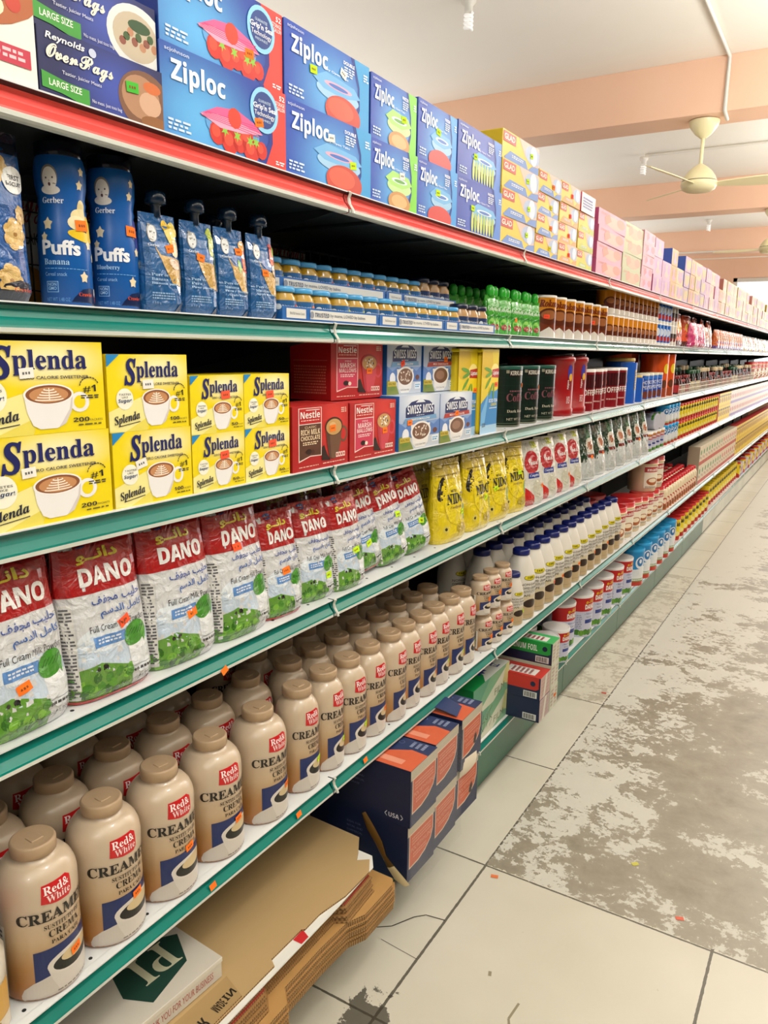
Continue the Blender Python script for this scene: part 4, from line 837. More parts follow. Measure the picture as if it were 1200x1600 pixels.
def biscuit():
    W, H, D = .135, .215, .06; A = Art(W, H); A.r(0, 0, 1, 1, '#14559c'); A.r(0, .87, 1, 1, '#0d1830', .6)
    for (x, y, s_) in ((.70, .78, .11), (.45, .56, .12), (.80, .40, .12), (.70, .12, .13), (.90, .52, .07)):
        for k in range(7): A.c(x+s_*.6*math.cos(k*.9), y+s_*.5*math.sin(k*.9), s_*.5, '#d9b26a', 2+x*.1, 12)
        A.c(x, y, s_*.75, '#e2bf7c', 2.4+x*.1, 14); A.c(x, y, s_*.2, '#a87a3c', 2.8+x*.1, 10)
    A.c(.86, .72, .13, '#e9e9e4', 3.2, 22); A.t('FIRST', .79, .72, .93, .75, '#2a2a30', 4, bold=.02); A.t('BISCUIT', .77, .685, .95, .71, '#2a2a30', 4, bold=.02); A.t(serif('Biscuit'), .04, .42, .56, .52, '#eef4fa', 4); A.poly([(.5, 0), (.62, .1), (.8, .13), (1, .1), (1, 0)], '#0d1830', 3.1); A.t(serif('Crawler'), .72, .06, .95, .085, '#e0562e', 4)
    m, fn = pouch(W, H, D, 61, '#12406e', A, taper=.0, amp=.003, seal=.10); return Kind('biscuit_bag', 'bag', [('bag', m)], fn)
K_BI = biscuit()
def greenpouch():
    W, H = .052, .118; A = Art(W, H); A.r(0, 0, 1, 1, '#3fa52e'); A.e(.5, .3, .3, .12, '#8fd060', 1, 14); A.t(serif('GoGo'), .15, .6, .85, .74, '#e8f6e0', 4, rot=0); A.e(.5, .2, .22, .08, '#a83a3a', 2, 12); A.r(0, .45, 1, .5, '#2c8a26', 1)
    m, fn = pouch(W, H, .03, 71, '#2f9426', A, taper=.18, amp=.003, seal=.1, ny=12, nv=12); q = MB(); q.lathe([(.007, H-.004), (.012, H), (.0135, H+.004), (.0135, H+.022), (.009, H+.028), (.005, H+.030)], mat('#2fb030', 'plastic'), 16)
    return Kind('fruit_pouch', 'pouch', [('pouch', m), ('cap', q)], fn, (.012, .012))
K_GP = greenpouch()
# ---- creamer bottles
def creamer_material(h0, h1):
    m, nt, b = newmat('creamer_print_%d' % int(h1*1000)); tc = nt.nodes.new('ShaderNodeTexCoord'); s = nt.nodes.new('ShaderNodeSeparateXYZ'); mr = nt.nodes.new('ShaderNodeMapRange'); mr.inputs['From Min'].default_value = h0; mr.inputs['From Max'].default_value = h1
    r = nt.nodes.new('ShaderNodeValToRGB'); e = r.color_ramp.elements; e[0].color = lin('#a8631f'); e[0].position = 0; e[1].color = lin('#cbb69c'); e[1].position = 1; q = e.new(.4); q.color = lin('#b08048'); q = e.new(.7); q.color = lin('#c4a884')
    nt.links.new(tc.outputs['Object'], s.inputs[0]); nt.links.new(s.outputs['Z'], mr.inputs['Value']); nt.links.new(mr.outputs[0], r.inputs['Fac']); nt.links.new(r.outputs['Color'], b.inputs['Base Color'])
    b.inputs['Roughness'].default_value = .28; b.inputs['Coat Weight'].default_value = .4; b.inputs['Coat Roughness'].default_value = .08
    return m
def creamer(R, H, rc, word=True):
    k = H/.25
    pf = [(R*.90, 0), (R*.98, .003*k), (R, .010*k), (R*.985, .08*k), (R*.97, .12*k), (R*.985, .165*k), (R*.985, .180*k), (R*.955, .193*k), (R*.88, .205*k), (R*.76, .2145*k), (min(R*.66, rc*1.2), .2205*k), (rc*.93, .2225*k), (rc*.93, .229*k)]
    zs = [p[1] for p in pf]
    def rf(v):
        for i in range(len(pf)-1):
            if pf[i][1] <= v <= pf[i+1][1]: t = (v-pf[i][1])/max(1e-6, pf[i+1][1]-pf[i][1]); return pf[i][0]*(1-t)+pf[i+1][0]*t
        return pf[-1][0]
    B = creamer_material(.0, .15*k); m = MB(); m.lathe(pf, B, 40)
    W = .155*R/.0625; A = Art(W, .20*k, 'plastic')
    A.poly([(.20, .10), (.20, .425), (.6, .44), (1.0, .44), (1.0, .0), (.3, 0)], '#17285f', 1)
    A.poly([(.06, .03), (.06, .06), (.09, .11), (.18, .16), (.30, .19), (.36, .20), (1, .2), (1, .0), (.09, .0)], '#c9c0b6', 1.5)
    A.poly([(.33, .24), (.36, .16), (.42, .05), (.42, 0), (1, 0), (1, .16), (.99, .24)], '#d3cbc1', 1.8)
    A.e(.63, .27, .31, .105, '#d8d0c6', 2, 30); A.e(.65, .262, .275, .082, '#181512', 2.3, 28); A.e(.66, .30, .20, .055, '#d0b98c', 2.6, 24)
    A.poly([(.31, .83), (.325, .975), (.60, .985), (.645, .96), (.64, .83), (.6, .80), (.45, .805)], '#c9161d', 2)
    A.t(serif('Red&'), .34, .90, .61, .965, '#fbf0ee', 4, rot=2); A.t(serif('White'), .365, .83, .62, .892, '#f6d8d6', 4, rot=2)
    A.t(serif('CREAMER'), .07, .67, .90, .765, '#1b130f', 4, bold=.01); A.t(serif('SUSTITUTO DE'), .32, .60, .74, .64, '#1b130f', 4); A.t(serif('CREMA'), .36, .525, .72, .585, '#1b130f', 4); A.t(serif('PARA CAFE'), .38, .465, .72, .50, '#1b130f', 4)
    A.tiny(.40, .03, .78, .05, 1, '#7c7268', 3)
    m.art(A, lambda u, v, o: cyl(rf)(u*1.0, v+.002, o), .005, .00025)
    back = Art(.06, .12*k, 'plastic'); back.r(0, 0, 1, 1, '#e9e2d6'); back.tiny(.08, .05, .92, .95, 14, '#2a2420', 1.4)
    m.art(back, lambda u, v, o: cyl(rf)(u-W/2-.045*R/.0625, v+.008, o), .012, .00022)
    q = MB(); z = .2265*k; q.lathe([(rc*.97, z), (rc*1.02, z+.001), (rc*1.02, z+.017*k), (rc*.99, z+.0195*k), (rc*.93, z+.0212*k), (rc*.90, z+.0208*k), (rc*.5, z+.0212*k)], mat('#b89c7c', 'plastic'), 36)
    t = MB(); t.box(-.004, .014, -.010, .010, z+.0205*k, z+.0226*k, mat('#b89c7c', 'plastic'), bev=.0015); 
    return Kind('creamer_bottle', 'bottle', [('bottle', m), ('cap', q), ('flip_tab', t, 1)], lambda u, v, o: cyl(rf)(u, v, o), (.021, .014))
K_C1 = creamer(.0625, .25, .0335); K_C2 = creamer(.0515, .25, .0335); K_C3 = creamer(.037, .132, .027)
def farmer(R, H, rc):
    k = H/.27; pf = [(R*.9, 0), (R, .004), (R, .13*k), (R*.97, .165*k), (R*.82, .20*k), (R*.60, .235*k), (rc*.9, .246*k), (rc*.9, .252*k)]
    def rf(v):
        for i in range(len(pf)-1):
            if pf[i][1] <= v <= pf[i+1][1]: t = (v-pf[i][1])/max(1e-6, pf[i+1][1]-pf[i][1]); return pf[i][0]*(1-t)+pf[i+1][0]*t
        return pf[-1][0]
    m = MB(); m.lathe(pf, mat('#dcd6cb', 'plastic'), 32); A = Art(R*2.5, .17*k, 'plastic'); A.r(0, 0, 1, .55, '#cdbf9f', .4); A.e(.5, .2, .36, .2, '#b8a886', 1, 22); A.e(.52, .36, .22, .10, '#2c1a12', 2, 22); A.poly([(.30, .34), (.34, .02), (.70, .02), (.74, .34)], '#b79f78', 1.5)
    A.e(.50, .96, .20, .065, '#26301c', 2, 20); A.e(.50, .96, .185, .055, '#d8c81e', 2.3, 20); A.t(sans('FARI'), .40, .935, .60, .985, '#26301c', 4)
    for i, s_ in enumerate(('NON-DAIRY', 'COFFEE CREAMER', 'SUSTITUTO DE', 'CAFE')): A.t(s_, .22, .78-.085*i, .80 if i != 3 else .5, .835-.085*i, '#4a463c', 4, bold=.01)
    A.r(.1, .10, .9, .104, '#5a4a34', 3)
    m.art(A, lambda u, v, o: cyl(rf)(u, v+.004, o), .007, .00025); q = MB(); z = .247*k; q.lathe([(rc, z), (rc*1.03, z+.002), (rc*1.03, z+.019*k), (rc*.9, z+.0225*k)], mat('#141f66', 'plastic'), 28)
    return Kind('creamer_bottle', 'bottle', [('bottle', m), ('cap', q)], lambda u, v, o: cyl(rf)(u, v, o), (.018, .014))
K_F1 = farmer(.060, .27, .032); K_F2 = farmer(.042, .20, .025)
def cmate(R, H, body='#d8c3a0', lid='#b81c20'):
    A = Art(R*2.5, H*.8, 'plastic'); A.r(.25, .1, .8, .95, '#e6dcc8', .5); A.r(.25, .72, .8, .92, '#b0282c', 1); A.t(serif('mate'), .32, .76, .74, .88, '#f4ece4', 4); A.e(.52, .36, .2, .15, '#a2572a', 2, 20); A.e(.52, .40, .14, .08, '#e8d8bc', 2.4, 16); A.tiny(.3, .1, .7, .18, 2, '#6a5a4a', 3)
    m = MB(); m.lathe([(R*.93, 0), (R*.96, .004), (R, H*.82), (R, H*.86)], mat(body, 'plastic'), 28); m.art(A, lambda u, v, o: cyl(R)(u, v+H*.03, o), .010)
    q = MB(); q.lathe([(R*1.03, H*.82), (R*1.06, H*.84), (R*1.06, H*.86), (R*1.02, H*.865, mat(lid, 'plastic')), (R*1.02, H-.004, mat(lid, 'plastic')), (R*.97, H, mat(lid, 'plastic'))], mat('#dcc79c', 'plastic'), 28)
    return Kind('creamer_tub', 'tub', [('tub', m), ('lid', q)], cyl(R))
K_CM = [cmate(.088, .20), cmate(.072, .175)]
K_SB = farmer(.036, .15, .02)
def redcap():
    R, H = .040, .165; m = MB(); A = Art(R*2.5, H*.7, 'plastic'); A.r(0, 0, 1, 1, '#dfcfae'); A.r(0, .0, 1, .3, '#c06a30', .6); A.e(.5, .5, .26, .22, '#b8402e', 1, 16); A.e(.5, .5, .16, .14, '#e8d2b8', 1.6, 14); A.e(.5, .2, .2, .14, '#8a4a20', 1.8, 12)
    m.lathe([(R*.92, 0), (R, .003), (R, H*.72), (R*.8, H*.82), (R*.62, H*.86)], mat('#dfcfae', 'plastic'), 20); m.art(A, cyl(R), .010); q = MB(); q.lathe([(R*.68, H*.85), (R*.7, H*.86), (R*.7, H-.003), (R*.6, H)], mat('#cc2028', 'plastic'), 20)
    return Kind('small_creamer_bottle', 'bottle', [('bottle', m), ('cap', q)], cyl(R))
K_RC = redcap()
def instcan(v):
    r, H = .055, .150; A = Art(r*2.7, H, 'tin')
    if v == 0: A.r(0, .45, 1, 1, '#dd8f1e'); A.r(0, 0, 1, .45, '#7a3418', .2); A.e(.5, .50, .3, .2, '#5f2812', 1, 20); A.e(.5, .54, .22, .11, '#a8683c', 1.5, 18); A.poly([(0, 0), (0, .3), (.25, .12), (.5, .26), (.8, .1), (1, .3), (1, 0)], '#e9e2d8', 2); A.t(serifit('Rokom'), .22, .72, .80, .90, '#7c3014', 4, bold=.03)
    else: A.r(0, 0, 1, 1, '#1e6cc0'); A.e(.5, .55, .25, .2, '#e6eef6', 1, 16); A.e(.5, .2, .2, .1, '#c03a34', 2, 12)
    return can('chocolate_drink_tin', r, H, A, mat('#dd8f1e' if v == 0 else '#1e6cc0', 'tin'), mat('#e9e5dc', 'plastic'), lidh=.008)
K_RK = [instcan(0), instcan(1)]
K_RKS = simplecan('chocolate_drink_tin', .043, .120, '#d98a1c', [(0, .35, '#6c2c14')], '#e9e5dc', None, n=16, blobs=[(.5, .45, .3, .2, '#5f2812', 1), (.5, .12, .4, .12, '#e6ded2', 2), (.5, .5, .2, .1, '#a8683c', 2)], lidh=.007)
K_BLS = simplecan('cereal_drink_tin', .043, .120, '#1a62b8', [(0, .12, '#e6e2da')], '#e9e5dc', None, n=16, blobs=[(.5, .6, .2, .18, '#dfe8f2', 1), (.5, .3, .2, .12, '#c03a34', 2)], lidh=.007)
K_WHS = simplecan('cereal_drink_tin', .043, .120, '#dcd6cc', [(.35, .6, '#4a3a30')], '#e9e5dc', None, n=16, blobs=[(.5, .3, .2, .1, '#8a3a30', 1)], lidh=.007)
# soft bags for the far end
def simplebag(W, H, D, seed, base, c2, c3):
    A = Art(W, H); A.r(0, 0, 1, 1, base); A.e(.5, .6, .3, .16, c2, 1, 14); A.r(0, 0, 1, .18, c3, 1); A.tiny(.2, .3, .8, .4, 2, c3, 2)
    m, fn = pouch(W, H, D, seed, base, A, taper=.08, amp=.004, seal=.08, ny=10, nv=10); return Kind('snack_bag', 'bag', [('bag', m)], fn)
KX = {'orange': simplebag(.15, .205, .06, 81, '#e2501e', '#e8b83a', '#5a2a24'), 'pink': simplebag(.16, .16, .07, 82, '#d03a78', '#e6b0c8', '#b82464'), 'jelly': simplebag(.13, .155, .05, 83, '#d2601a', '#c98a50', '#6a4a90'), 'clear': simplebag(.15, .15, .06, 84, '#d8c8c0', '#c86a50', '#8a6a8a'), 'white': simplebag(.15, .15, .06, 85, '#e0ddd4', '#8a9a5a', '#c8b060')}
K_SACK = None
def creambag(c2):
    W, H, D = .135, .15, .09; A = Art(W, H); A.r(0, 0, 1, 1, '#d9cdb4'); A.e(.5, .66, .22, .14, c2, 1, 12); A.r(0, 0, 1, .2, '#b8402e', 1); A.c(.22, .42, .08, '#2a6ab0', 1.2, 10); A.e(.6, .36, .2, .08, '#c8a06a', 1, 10)
    return carton('oat_packet', W, H, D, A, '#cbbfa6', '#a89a84', '#cfc4ac')
K_OAT = [creambag('#2c8a4a'), creambag('#c0362e')]
A = Art(.12, .15); A.r(0, 0, 1, 1, '#e6cc1a'); A.e(.5, .5, .3, .2, '#8a5a1e', 1, 12); A.r(.1, .72, .9, .86, '#5a3a14', 1); A.r(0, 0, 1, .14, '#d8b814', 1); K_YP = carton('yellow_drink_packet', .12, .15, .09, A, '#e6cc1a', '#c0362e', '#b0302a')
A = Art(.12, .15); A.r(0, 0, 1, 1, '#d8cfc4'); A.e(.5, .55, .26, .18, '#b83a34', 1, 12); A.r(0, .0, 1, .2, '#8a7ab8', 1); K_WP = carton('pale_drink_packet', .12, .15, .09, A, '#d8cfc4', '#c9c0b6', '#e4dcd2')
K_CJ = [jar('instant_coffee_jar', .030, .12, '#3a140e', '#7a1a1c', '#a8282a', n=14), jar('instant_coffee_jar', .030, .15, '#1e1410', '#1c4a2e', '#c8b890', n=14), jar('instant_coffee_jar', .028, .16, '#2c1a12', '#c9b48c', '#7a4a34', n=14), jar('instant_coffee_jar', .028, .09, '#3a140e', '#8a2020', '#b89a78', n=14)]
K_MOL = cmate(.06, .235, '#d0321e', '#c82420')
# ================================================================== STOCKING THE SHELVES
def N_(n): return '%s from the near end' % nth(n)
# ---- top shelf
XF = 0.028
put(K_ROAST, (XF, .570, ZR), 'white and yellow roasting bag box with a roast chicken picture, left end')
put(KO[0], (XF, .781, ZR), 'dark blue oven bag box with a green flash, lower of two on the red shelf', 'oven bag boxes', st=('#49b83a', .045, .045, 4))
put(KO[1], (XF-.006, .778, ZR+.080), 'dark blue oven bag box with a salad plate picture, upper of two', 'oven bag boxes', st=('#ff5a3a', -.03, .062, 8))
put(KZ['berry'], (-.17, .845, ZR+.150), 'blue storage bag box standing on its end behind the oven bag boxes', rx=-90)
put(KZ['berry'], (-.19, .700, ZR+.150), 'blue storage bag box on end, red band up, behind the oven bag boxes', rx=90)
def pair(k, y, what, sts, dz=None):
    h = {'berry': .127, 'meat': .127, 'bread': .125, 'tomato': .128, 'celery': .130}[k]
    for i in (0, 1): put(KZ[k], (XF-.004*i, y+.002*i, ZR+i*h), '%s, %s one' % (what, ('lower', 'upper')[i]), 'storage bag boxes on the red shelf', rz=(-.8, .6)[i], st=sts[i])
pair('berry', 1.027, 'blue storage bag box with strawberries and a red band', [(ORG, .072, .064, 10), (ORG, .055, .040, 4)])
pair('meat', 1.3155, 'blue storage bag box with a light blue freezer band and red meat', [[(WHT, .0, .088, 6), (LIM, .075, .052, 8)], [(WHT, .045, .088, -22), (LIM, -.055, .068, 4)]])
pair('bread', 1.561, 'blue storage bag box with a green band and a bread roll', [(WHT, .03, .07, 4), (LIM, .04, .065, 5)])
pair('tomato', 1.768, 'blue storage bag box with red tomatoes, between green-banded and purple ones', [(LIM, .0, .065, 2), (LIM, .0, .075, -8)])
pair('celery', 2.017, 'purplish blue storage bag box with pale celery sticks', [(LIM, -.045, .062, 0), (LIM, -.035, .062, 0)])
def stack(K, y, n, h, what, group, rz=0, stf=None, x=XF, z=None):
    for i in range(n):
        put(K, (x-random.uniform(0, .006), y+random.uniform(-.003, .003), (ZR if z is None else z)+i*h), '%s, %s' % (what, ('bottom', 'second', 'third', 'fourth', 'top')[i]+' of its stack'), group, rz=rz+random.uniform(-.8, .8), st=stf(i) if stf else None)
YG = 'yellow sandwich bag boxes'
stack(KY[0], 2.307, 4, .0765, 'yellow and blue sandwich bag box beside the purplish ones', YG, 0, lambda i: (LIM, (.07, .07, .05, .08)[i], .045, 4))
stack(KY[1], 2.560, 4, .064, 'yellow sandwich bag box in the second yellow stack', YG, 0, lambda i: (('#d8d020', ORG)[i % 2], .03, .03, 0))
stack(KY[2], 2.781, 4, .0655, 'yellow and peach sandwich bag box in the third yellow stack', YG, 0, lambda i: ('#ff3c2a', .01, .03, 0))
stack(KY[3], 2.990, 3, .066, 'yellow and lime sandwich bag box in the fourth yellow stack', YG)
A = Art(.17, .066); A.r(0, 0, 1, 1, '#e6e4e2'); A.tiny(.1, .2, .8, .8, 4, '#7a7fc0', 2); put(carton('sandwich_bag_box', .17, .066, .14, A, '#e6e4e2', '#c8304a'), (XF, 2.985, ZR+.198), 'white sandwich bag box with a red end, lying on the fourth yellow stack', YG)
PG = 'foil cartons on the red shelf'
stack(KPAS['pink'], 3.335, 4, .062, 'long pink foil carton in the first pink stack', PG)
stack(KPAS['green'], 3.710, 4, .064, 'long pale green foil carton beside the pink stack', PG)
stack(KPAS['rose'], 4.005, 5, .053, 'rose pink foil carton beside the pale green stack', PG)
stack(KPAS['lilac'], 4.235, 3, .0875, 'lilac foil carton beside the rose stack', PG)
cols = ['lilac', 'orange', 'straw', 'violet', 'orange', 'straw', 'violet', 'lilac', 'cream']
wid = {'lilac': .2, 'orange': .165, 'violet': .175, 'straw': .21, 'cream': .20}
y = 4.345; i = 0
while y < 12.4:
    k = cols[i % 9] if y < 6.4 else ('cream' if i % 3 else ('straw', 'green2')[0]); w = wid[k]  # far cartons turn cream: washed-out glare put into their colour
    stack(KPAS[k], y+w/2, 3 if random.random() < .85 else 2, .0868, 'pastel carton in the %s stack past the lilac cartons' % nth(i), PG); y += w+.006; i += 1
# ---- baby food shelf
put(K_BI, (-.045, .618, Z1), 'blue biscuit bag with a dark top and biscuit pictures', rz=-3)
put(K_PF[0], (-.058, .763, Z1), 'blue waisted snack canister with a banana and stars', 'snack canisters', rz=-22, st=(ORG, .022, .112, 4), sc=(.84, .84, 1))
put(K_PF[1], (-.058, .852, Z1), 'blue waisted snack canister with blueberries and stars', 'snack canisters', rz=-22, st=(ORG, .024, .116, -2), sc=(.84, .84, 1))
for i, (y, what, s) in enumerate(((.915, 'yellow banana', (ORG, .012, .098, 12)), (1.000, 'green pear', (ORG, -.006, .092, -12)), (1.080, 'peach slice', (ORG, .012, .112, 0)), (1.163, 'red apple', (ORG, -.004, .082, -2)))):
    put(K_PP[i], (-.030, y, Z1), 'blue capped puree pouch with a %s picture' % what, 'puree pouches', rz=-4+i, st=s)
put(K_PP[2], (-.105, 1.125, Z1), 'blue puree pouch standing behind, only its dark cap in view', 'puree pouches')
JL = [1.244, 1.304, 1.366, 1.435, 1.495, 1.561, 1.626, 1.685, 1.747, 1.806, 1.864, 1.925, 1.988, 2.052, 2.119, 2.185]
rr = random.Random(4)
def tray(y0, y1, z, x, what):
    b = MB(); h = .026; C = mat('#1c62aa'); b.box(x-.13, x, y0, y1, z-Z1+.0, z-Z1+.002, C, bev=.0004); W = y1-y0
    b.box(x-.002, x, y0, y1, z-Z1+.002, z-Z1+h, C, bev=.0004)
    for yy in (y0, y1-.002): b.box(x-.13, x-.002, yy, yy+.002, z-Z1+.002, z-Z1+h*.6, C, bev=.0004)
    A = Art(W, h); w1 = .075/W; p = .012/W
    A.r(p, .16, w1, .86, '#dcdad2', 1); A.r(w1+p*1.2, .16, 1-p, .86, '#dcdad2', 1); A.t('TRUSTED Nutrition Council', p+.01/W, .42, w1-.006/W, .60, '#5a5a66', 3); A.t(sansit('TRUSTED'), w1+.03/W, .34, w1+.08/W, .68, '#3a4a6a', 3)
    A.t('by moms, LOVED by babies', w1+.085/W, .34, min(.97, w1+.22/W), .68, '#3a4a6a', 3); A.c(w1+.02/W, .5, .007/W, '#8a8f9c', 3, 10)
    b.art(A, lambda u, v, o: (x+o, (y0+y1)/2+u, z-Z1+v)); o = obj('jar_tray', b.mesh('jar_tray'), None, (0, 0, Z1)); props(o, what, 'tray', 'printed jar trays')
for i, (a, b_) in enumerate(((1.205, 1.560), (1.565, 1.895), (1.90, 2.24))): tray(a, b_, Z1, -.008, 'blue jar tray with white lettered strips, %s of three lower ones' % ('left', 'middle', 'right')[i])
tray(1.205, 1.70, Z1+.064, -.075, 'upper blue jar tray resting on the lower jars, left one'); tray(1.705, 2.10, Z1+.064, -.075, 'upper blue jar tray resting on the lower jars, right one')
for i, y in enumerate(JL):
    dk = i >= 13; K = K_BJD if dk else K_BJ[rr.randrange(4)]
    put(K, (-.042, y, Z1+.003), '%s baby food jar, front tray, %s' % ('dark-lidded' if dk else 'light-blue-lidded', N_(i)), 'baby food jars in the lower trays', rz=rr.uniform(-35, -5), st=(ORG, .01, .012, 0) if i in (12, 13, 15) else None)
    put(K_BJ[rr.randrange(4)], (-.105, y, Z1+.003), 'light-blue-lidded baby food jar, second row of the lower trays, %s' % N_(i), 'baby food jars in the lower trays', rz=rr.uniform(-40, 0))
for i, y in enumerate([1.235, 1.291, 1.355, 1.414, 1.472, 1.536, 1.593, 1.651, 1.711, 1.772, 1.829, 1.889, 1.945, 2.005, 2.065]):
    dk = i >= 12
    put(K_BJD if dk else K_BJ[rr.randrange(4)], (-.112, y, Z1+.067), '%s baby food jar, upper tray, %s' % ('dark-lidded' if dk else 'blue-lidded', N_(i)), 'baby food jars in the upper trays', rz=rr.uniform(-35, -5), st=(ORG, .008, .014, 0) if i in (9, 11) else None)
for i in range(9): put(K_GP, (-.045-.008*(i % 2), 2.275+i*.049, Z1), 'green capped fruit pouch in the front row, %s' % N_(i), 'green fruit pouches', rz=-28+rr.uniform(-6, 6), st=(ORG, .0, .05, 0) if i == 4 else None)
for i in range(8): put(K_GP, (-.135, 2.20+i*.056, Z1), 'green capped fruit pouch in the back row, %s' % N_(i), 'green fruit pouches', rz=-25+rr.uniform(-8, 8))
for i, y in enumerate([2.80, 2.915, 3.03, 3.145, 3.26, 3.375, 3.49]): put(K_RK[0], (-.068, y, Z1), 'tall orange and brown chocolate drink tin, front row, %s' % N_(i), 'tall chocolate drink tins', rz=-34, st=(('#ff4a2a', -.012, .075, 0) if i in (0, 5) else None))
for i in range(6): put(K_RK[0], (-.185, 2.86+i*.12, Z1), 'tall orange chocolate drink tin, row behind, %s' % N_(i), 'tall chocolate drink tins', rz=-34)
for i in range(17):
    y = 3.60+i*.091; K, c = (K_RKS, 'orange') if i < 11 else ((K_BLS, 'blue') if i < 15 else (K_WHS, 'white and brown'))
    for t in (0, 1): put(K, (-.055, y, Z1+t*.1205), '%s small drink tin, %s tier, %s' % (c, ('lower', 'upper')[t], N_(i)), 'small stacked drink tins', rz=-40)
for i in range(10): put(KX['orange'], (-.06-.02*(i % 2), 5.25+i*.155, Z1), 'orange snack bag with a brown foot, %s' % N_(i), 'orange snack bags', rz=rr.uniform(-14, 8))
for i in range(3): put(KX['pink'], (-.02, 5.62+i*.17, Z1), 'low pink snack bag before the orange ones, %s' % N_(i), 'pink snack bags', rz=rr.uniform(-14, 8))
for i in range(2): put(KX['clear'], (-.035, 6.20+i*.17, Z1), 'clear shiny snack bag beside the pink ones, %s' % N_(i), 'clear snack bags', rz=rr.uniform(-14, 8))
for i in range(13): put(KX['jelly'], (-.05, 6.86+i*.125, Z1), 'amber jelly bag with purple writing, %s' % N_(i), 'amber jelly bags', rz=rr.uniform(-18, -6))
for i in range(28): put(KX['white' if i % 3 else 'clear'], (-.06, 8.55+i*.165, Z1), 'pale snack bag near the far end, %s of that row' % nth(i), 'pale snack bags', rz=rr.uniform(-14, 8))
# ---- sweetener, cocoa and coffee shelf
S1 = {200: (WHT, -.01, .078, 4), 100: (WHT, .0, .068, 3)}
for i in (0, 1):
    w = ('lower', 'upper')[i]
    put(KS[200], (-.006, .668+.001-.004*i, Z2+i*.1268), 'large yellow sweetener box of 200 packets, %s of two' % w, 'yellow sweetener boxes', rz=.5, st=(WHT, -.028+.012*i, (.076, .084)[i], 4))
    put(KS[100], (-.006, .8665-.003*i, Z2+i*.1182), 'medium yellow sweetener box of 100 packets, %s of two' % w, 'yellow sweetener boxes', rz=-.4, st=(WHT, (-.028, -.004)[i], (.066, .072)[i], (14, 2)[i]))
    put(KS[50], (-.006, 1.0180, Z2+i*.1007), 'small yellow sweetener box of 50 packets beside the medium ones, %s of two' % w, 'yellow sweetener boxes', st=('#ff5a3a', (.012, .018)[i], (.060, .066)[i], 4))
    put(KS[50], (-.008, 1.1555, Z2+i*.1007), 'small yellow sweetener box of 50 packets beside the red cocoa boxes, %s of two' % w, 'yellow sweetener boxes', st=('#ff5a3a', (.012, .006)[i], (.068, .062)[i], 4))
put(KN[0], (-.006, 1.330, Z2), 'red cocoa box with a brown panel and brown mug', 'red cocoa boxes', rz=.3, st=(ORG, .040, .082, 3))
put(KN[1], (-.006, 1.540, Z2), 'red cocoa box with a pink marshmallow panel, on the shelf', 'red cocoa boxes', rz=.3, st=(ORG, .050, .060, 2))
put(KN[1], (-.060, 1.553, Z2+.1345), 'red cocoa box with a pink marshmallow panel, stacked on top', 'red cocoa boxes', rz=-.3, st=(ORG, .045, .065, 0), sc=(1, 1.08, 1))
SWG = 'blue cocoa mix boxes'
put(KW[0], (-.004, 1.766, Z2), 'blue cocoa mix box with marshmallows, on the shelf', SWG, st=(ORG, -.052, .070, 3), sc=(1, 1.10, 1)); put(KW[1], (-.004, 1.982, Z2), 'blue cocoa mix box with a red banner, on the shelf', SWG, st=(ORG, .0, .078, 2))
put(KW[0], (-.055, 1.769, Z2+.1385), 'blue cocoa mix box with marshmallows, stacked on top', SWG, st=('#ff4a2a', -.014, .078, 20), sc=(1, .9, 1)); put(KW[1], (-.055, 1.972, Z2+.1385), 'blue cocoa mix box with a red banner, stacked on top', SWG, st=(ORG, .032, .088, 0), sc=(1, .98, 1))
for i in (0, 1): put(K_LIP, (-.030+.015*i, (2.105, 2.236)[i], Z2), 'tall yellow and blue iced tea tub, %s' % ('left of two, half behind the cocoa mix', 'right of two, next to the dark cans')[i], 'iced tea tubs', st=((ORG, .050, .135, 0), ('#ff6a4a', .045, .15, 0))[i], sc=(1, 1.04, 1))
for i, y in enumerate((2.505, 2.674, 2.850)): put(K_KIRK, (-.09, y, Z2), 'dark green coffee can with a green lid, %s of three' % ('left', 'middle', 'right')[i], 'dark green coffee cans', rz=-30, st=((ORG, .055, .14, 0), (ORG, .055, .13, 30), (ORG, .06, .1, 0))[i], sc=(1.06, 1.06, 1))
for i, y in enumerate((3.085, 3.262)): put(K_FOL, (-.10, y, Z2), 'big red coffee tub with a black lid, %s of two' % ('left', 'right')[i], 'red coffee tubs', rz=-28)
for i in range(2): put(K_FOL, (-.29, 3.25+i*.19, Z2), 'big red coffee tub with a black lid in the row behind, %s' % ('left', 'right')[i], 'red coffee tubs', rz=-28)
for i, (y, k) in enumerate(((3.415, 1), (3.540, 1), (3.775, 0), (3.925, 0))): put(K_CF[k], (-.085, y, Z2), 'dark red ground coffee can with white lettering, %s' % N_(i), 'dark red coffee cans', rz=-38)
put(K_CF[1], (-.10, 3.658, Z2), 'dark red ground coffee can set slightly back in the middle of its row', 'dark red coffee cans', rz=-38)
put(K_MX[0], (-.10, 4.125, Z2), 'large blue coffee jar with a tan lid'); put(K_MX[1], (-.055, 4.285, Z2), 'small blue coffee jar with a tan lid')
for i, y in enumerate((4.42, 4.53, 4.645, 4.77)): put(K_MHCAN, (-.06, y, Z2), 'blue cocoa tin with white lettering, %s' % N_(i), 'blue cocoa tins', rz=-40)
for i, y in enumerate((4.93, 5.13)): put(K_OVAL, (-.10, y, Z2), 'tall orange malt drink tub, %s of two' % ('left', 'right')[i], 'orange malt drink tubs', rz=-40)
for i in range(2): put(K_OVAL, (-.28, 4.75+i*.19, Z2), 'orange malt drink tub behind the blue tins, %s of two' % ('left', 'right')[i], 'orange malt drink tubs', rz=-40)
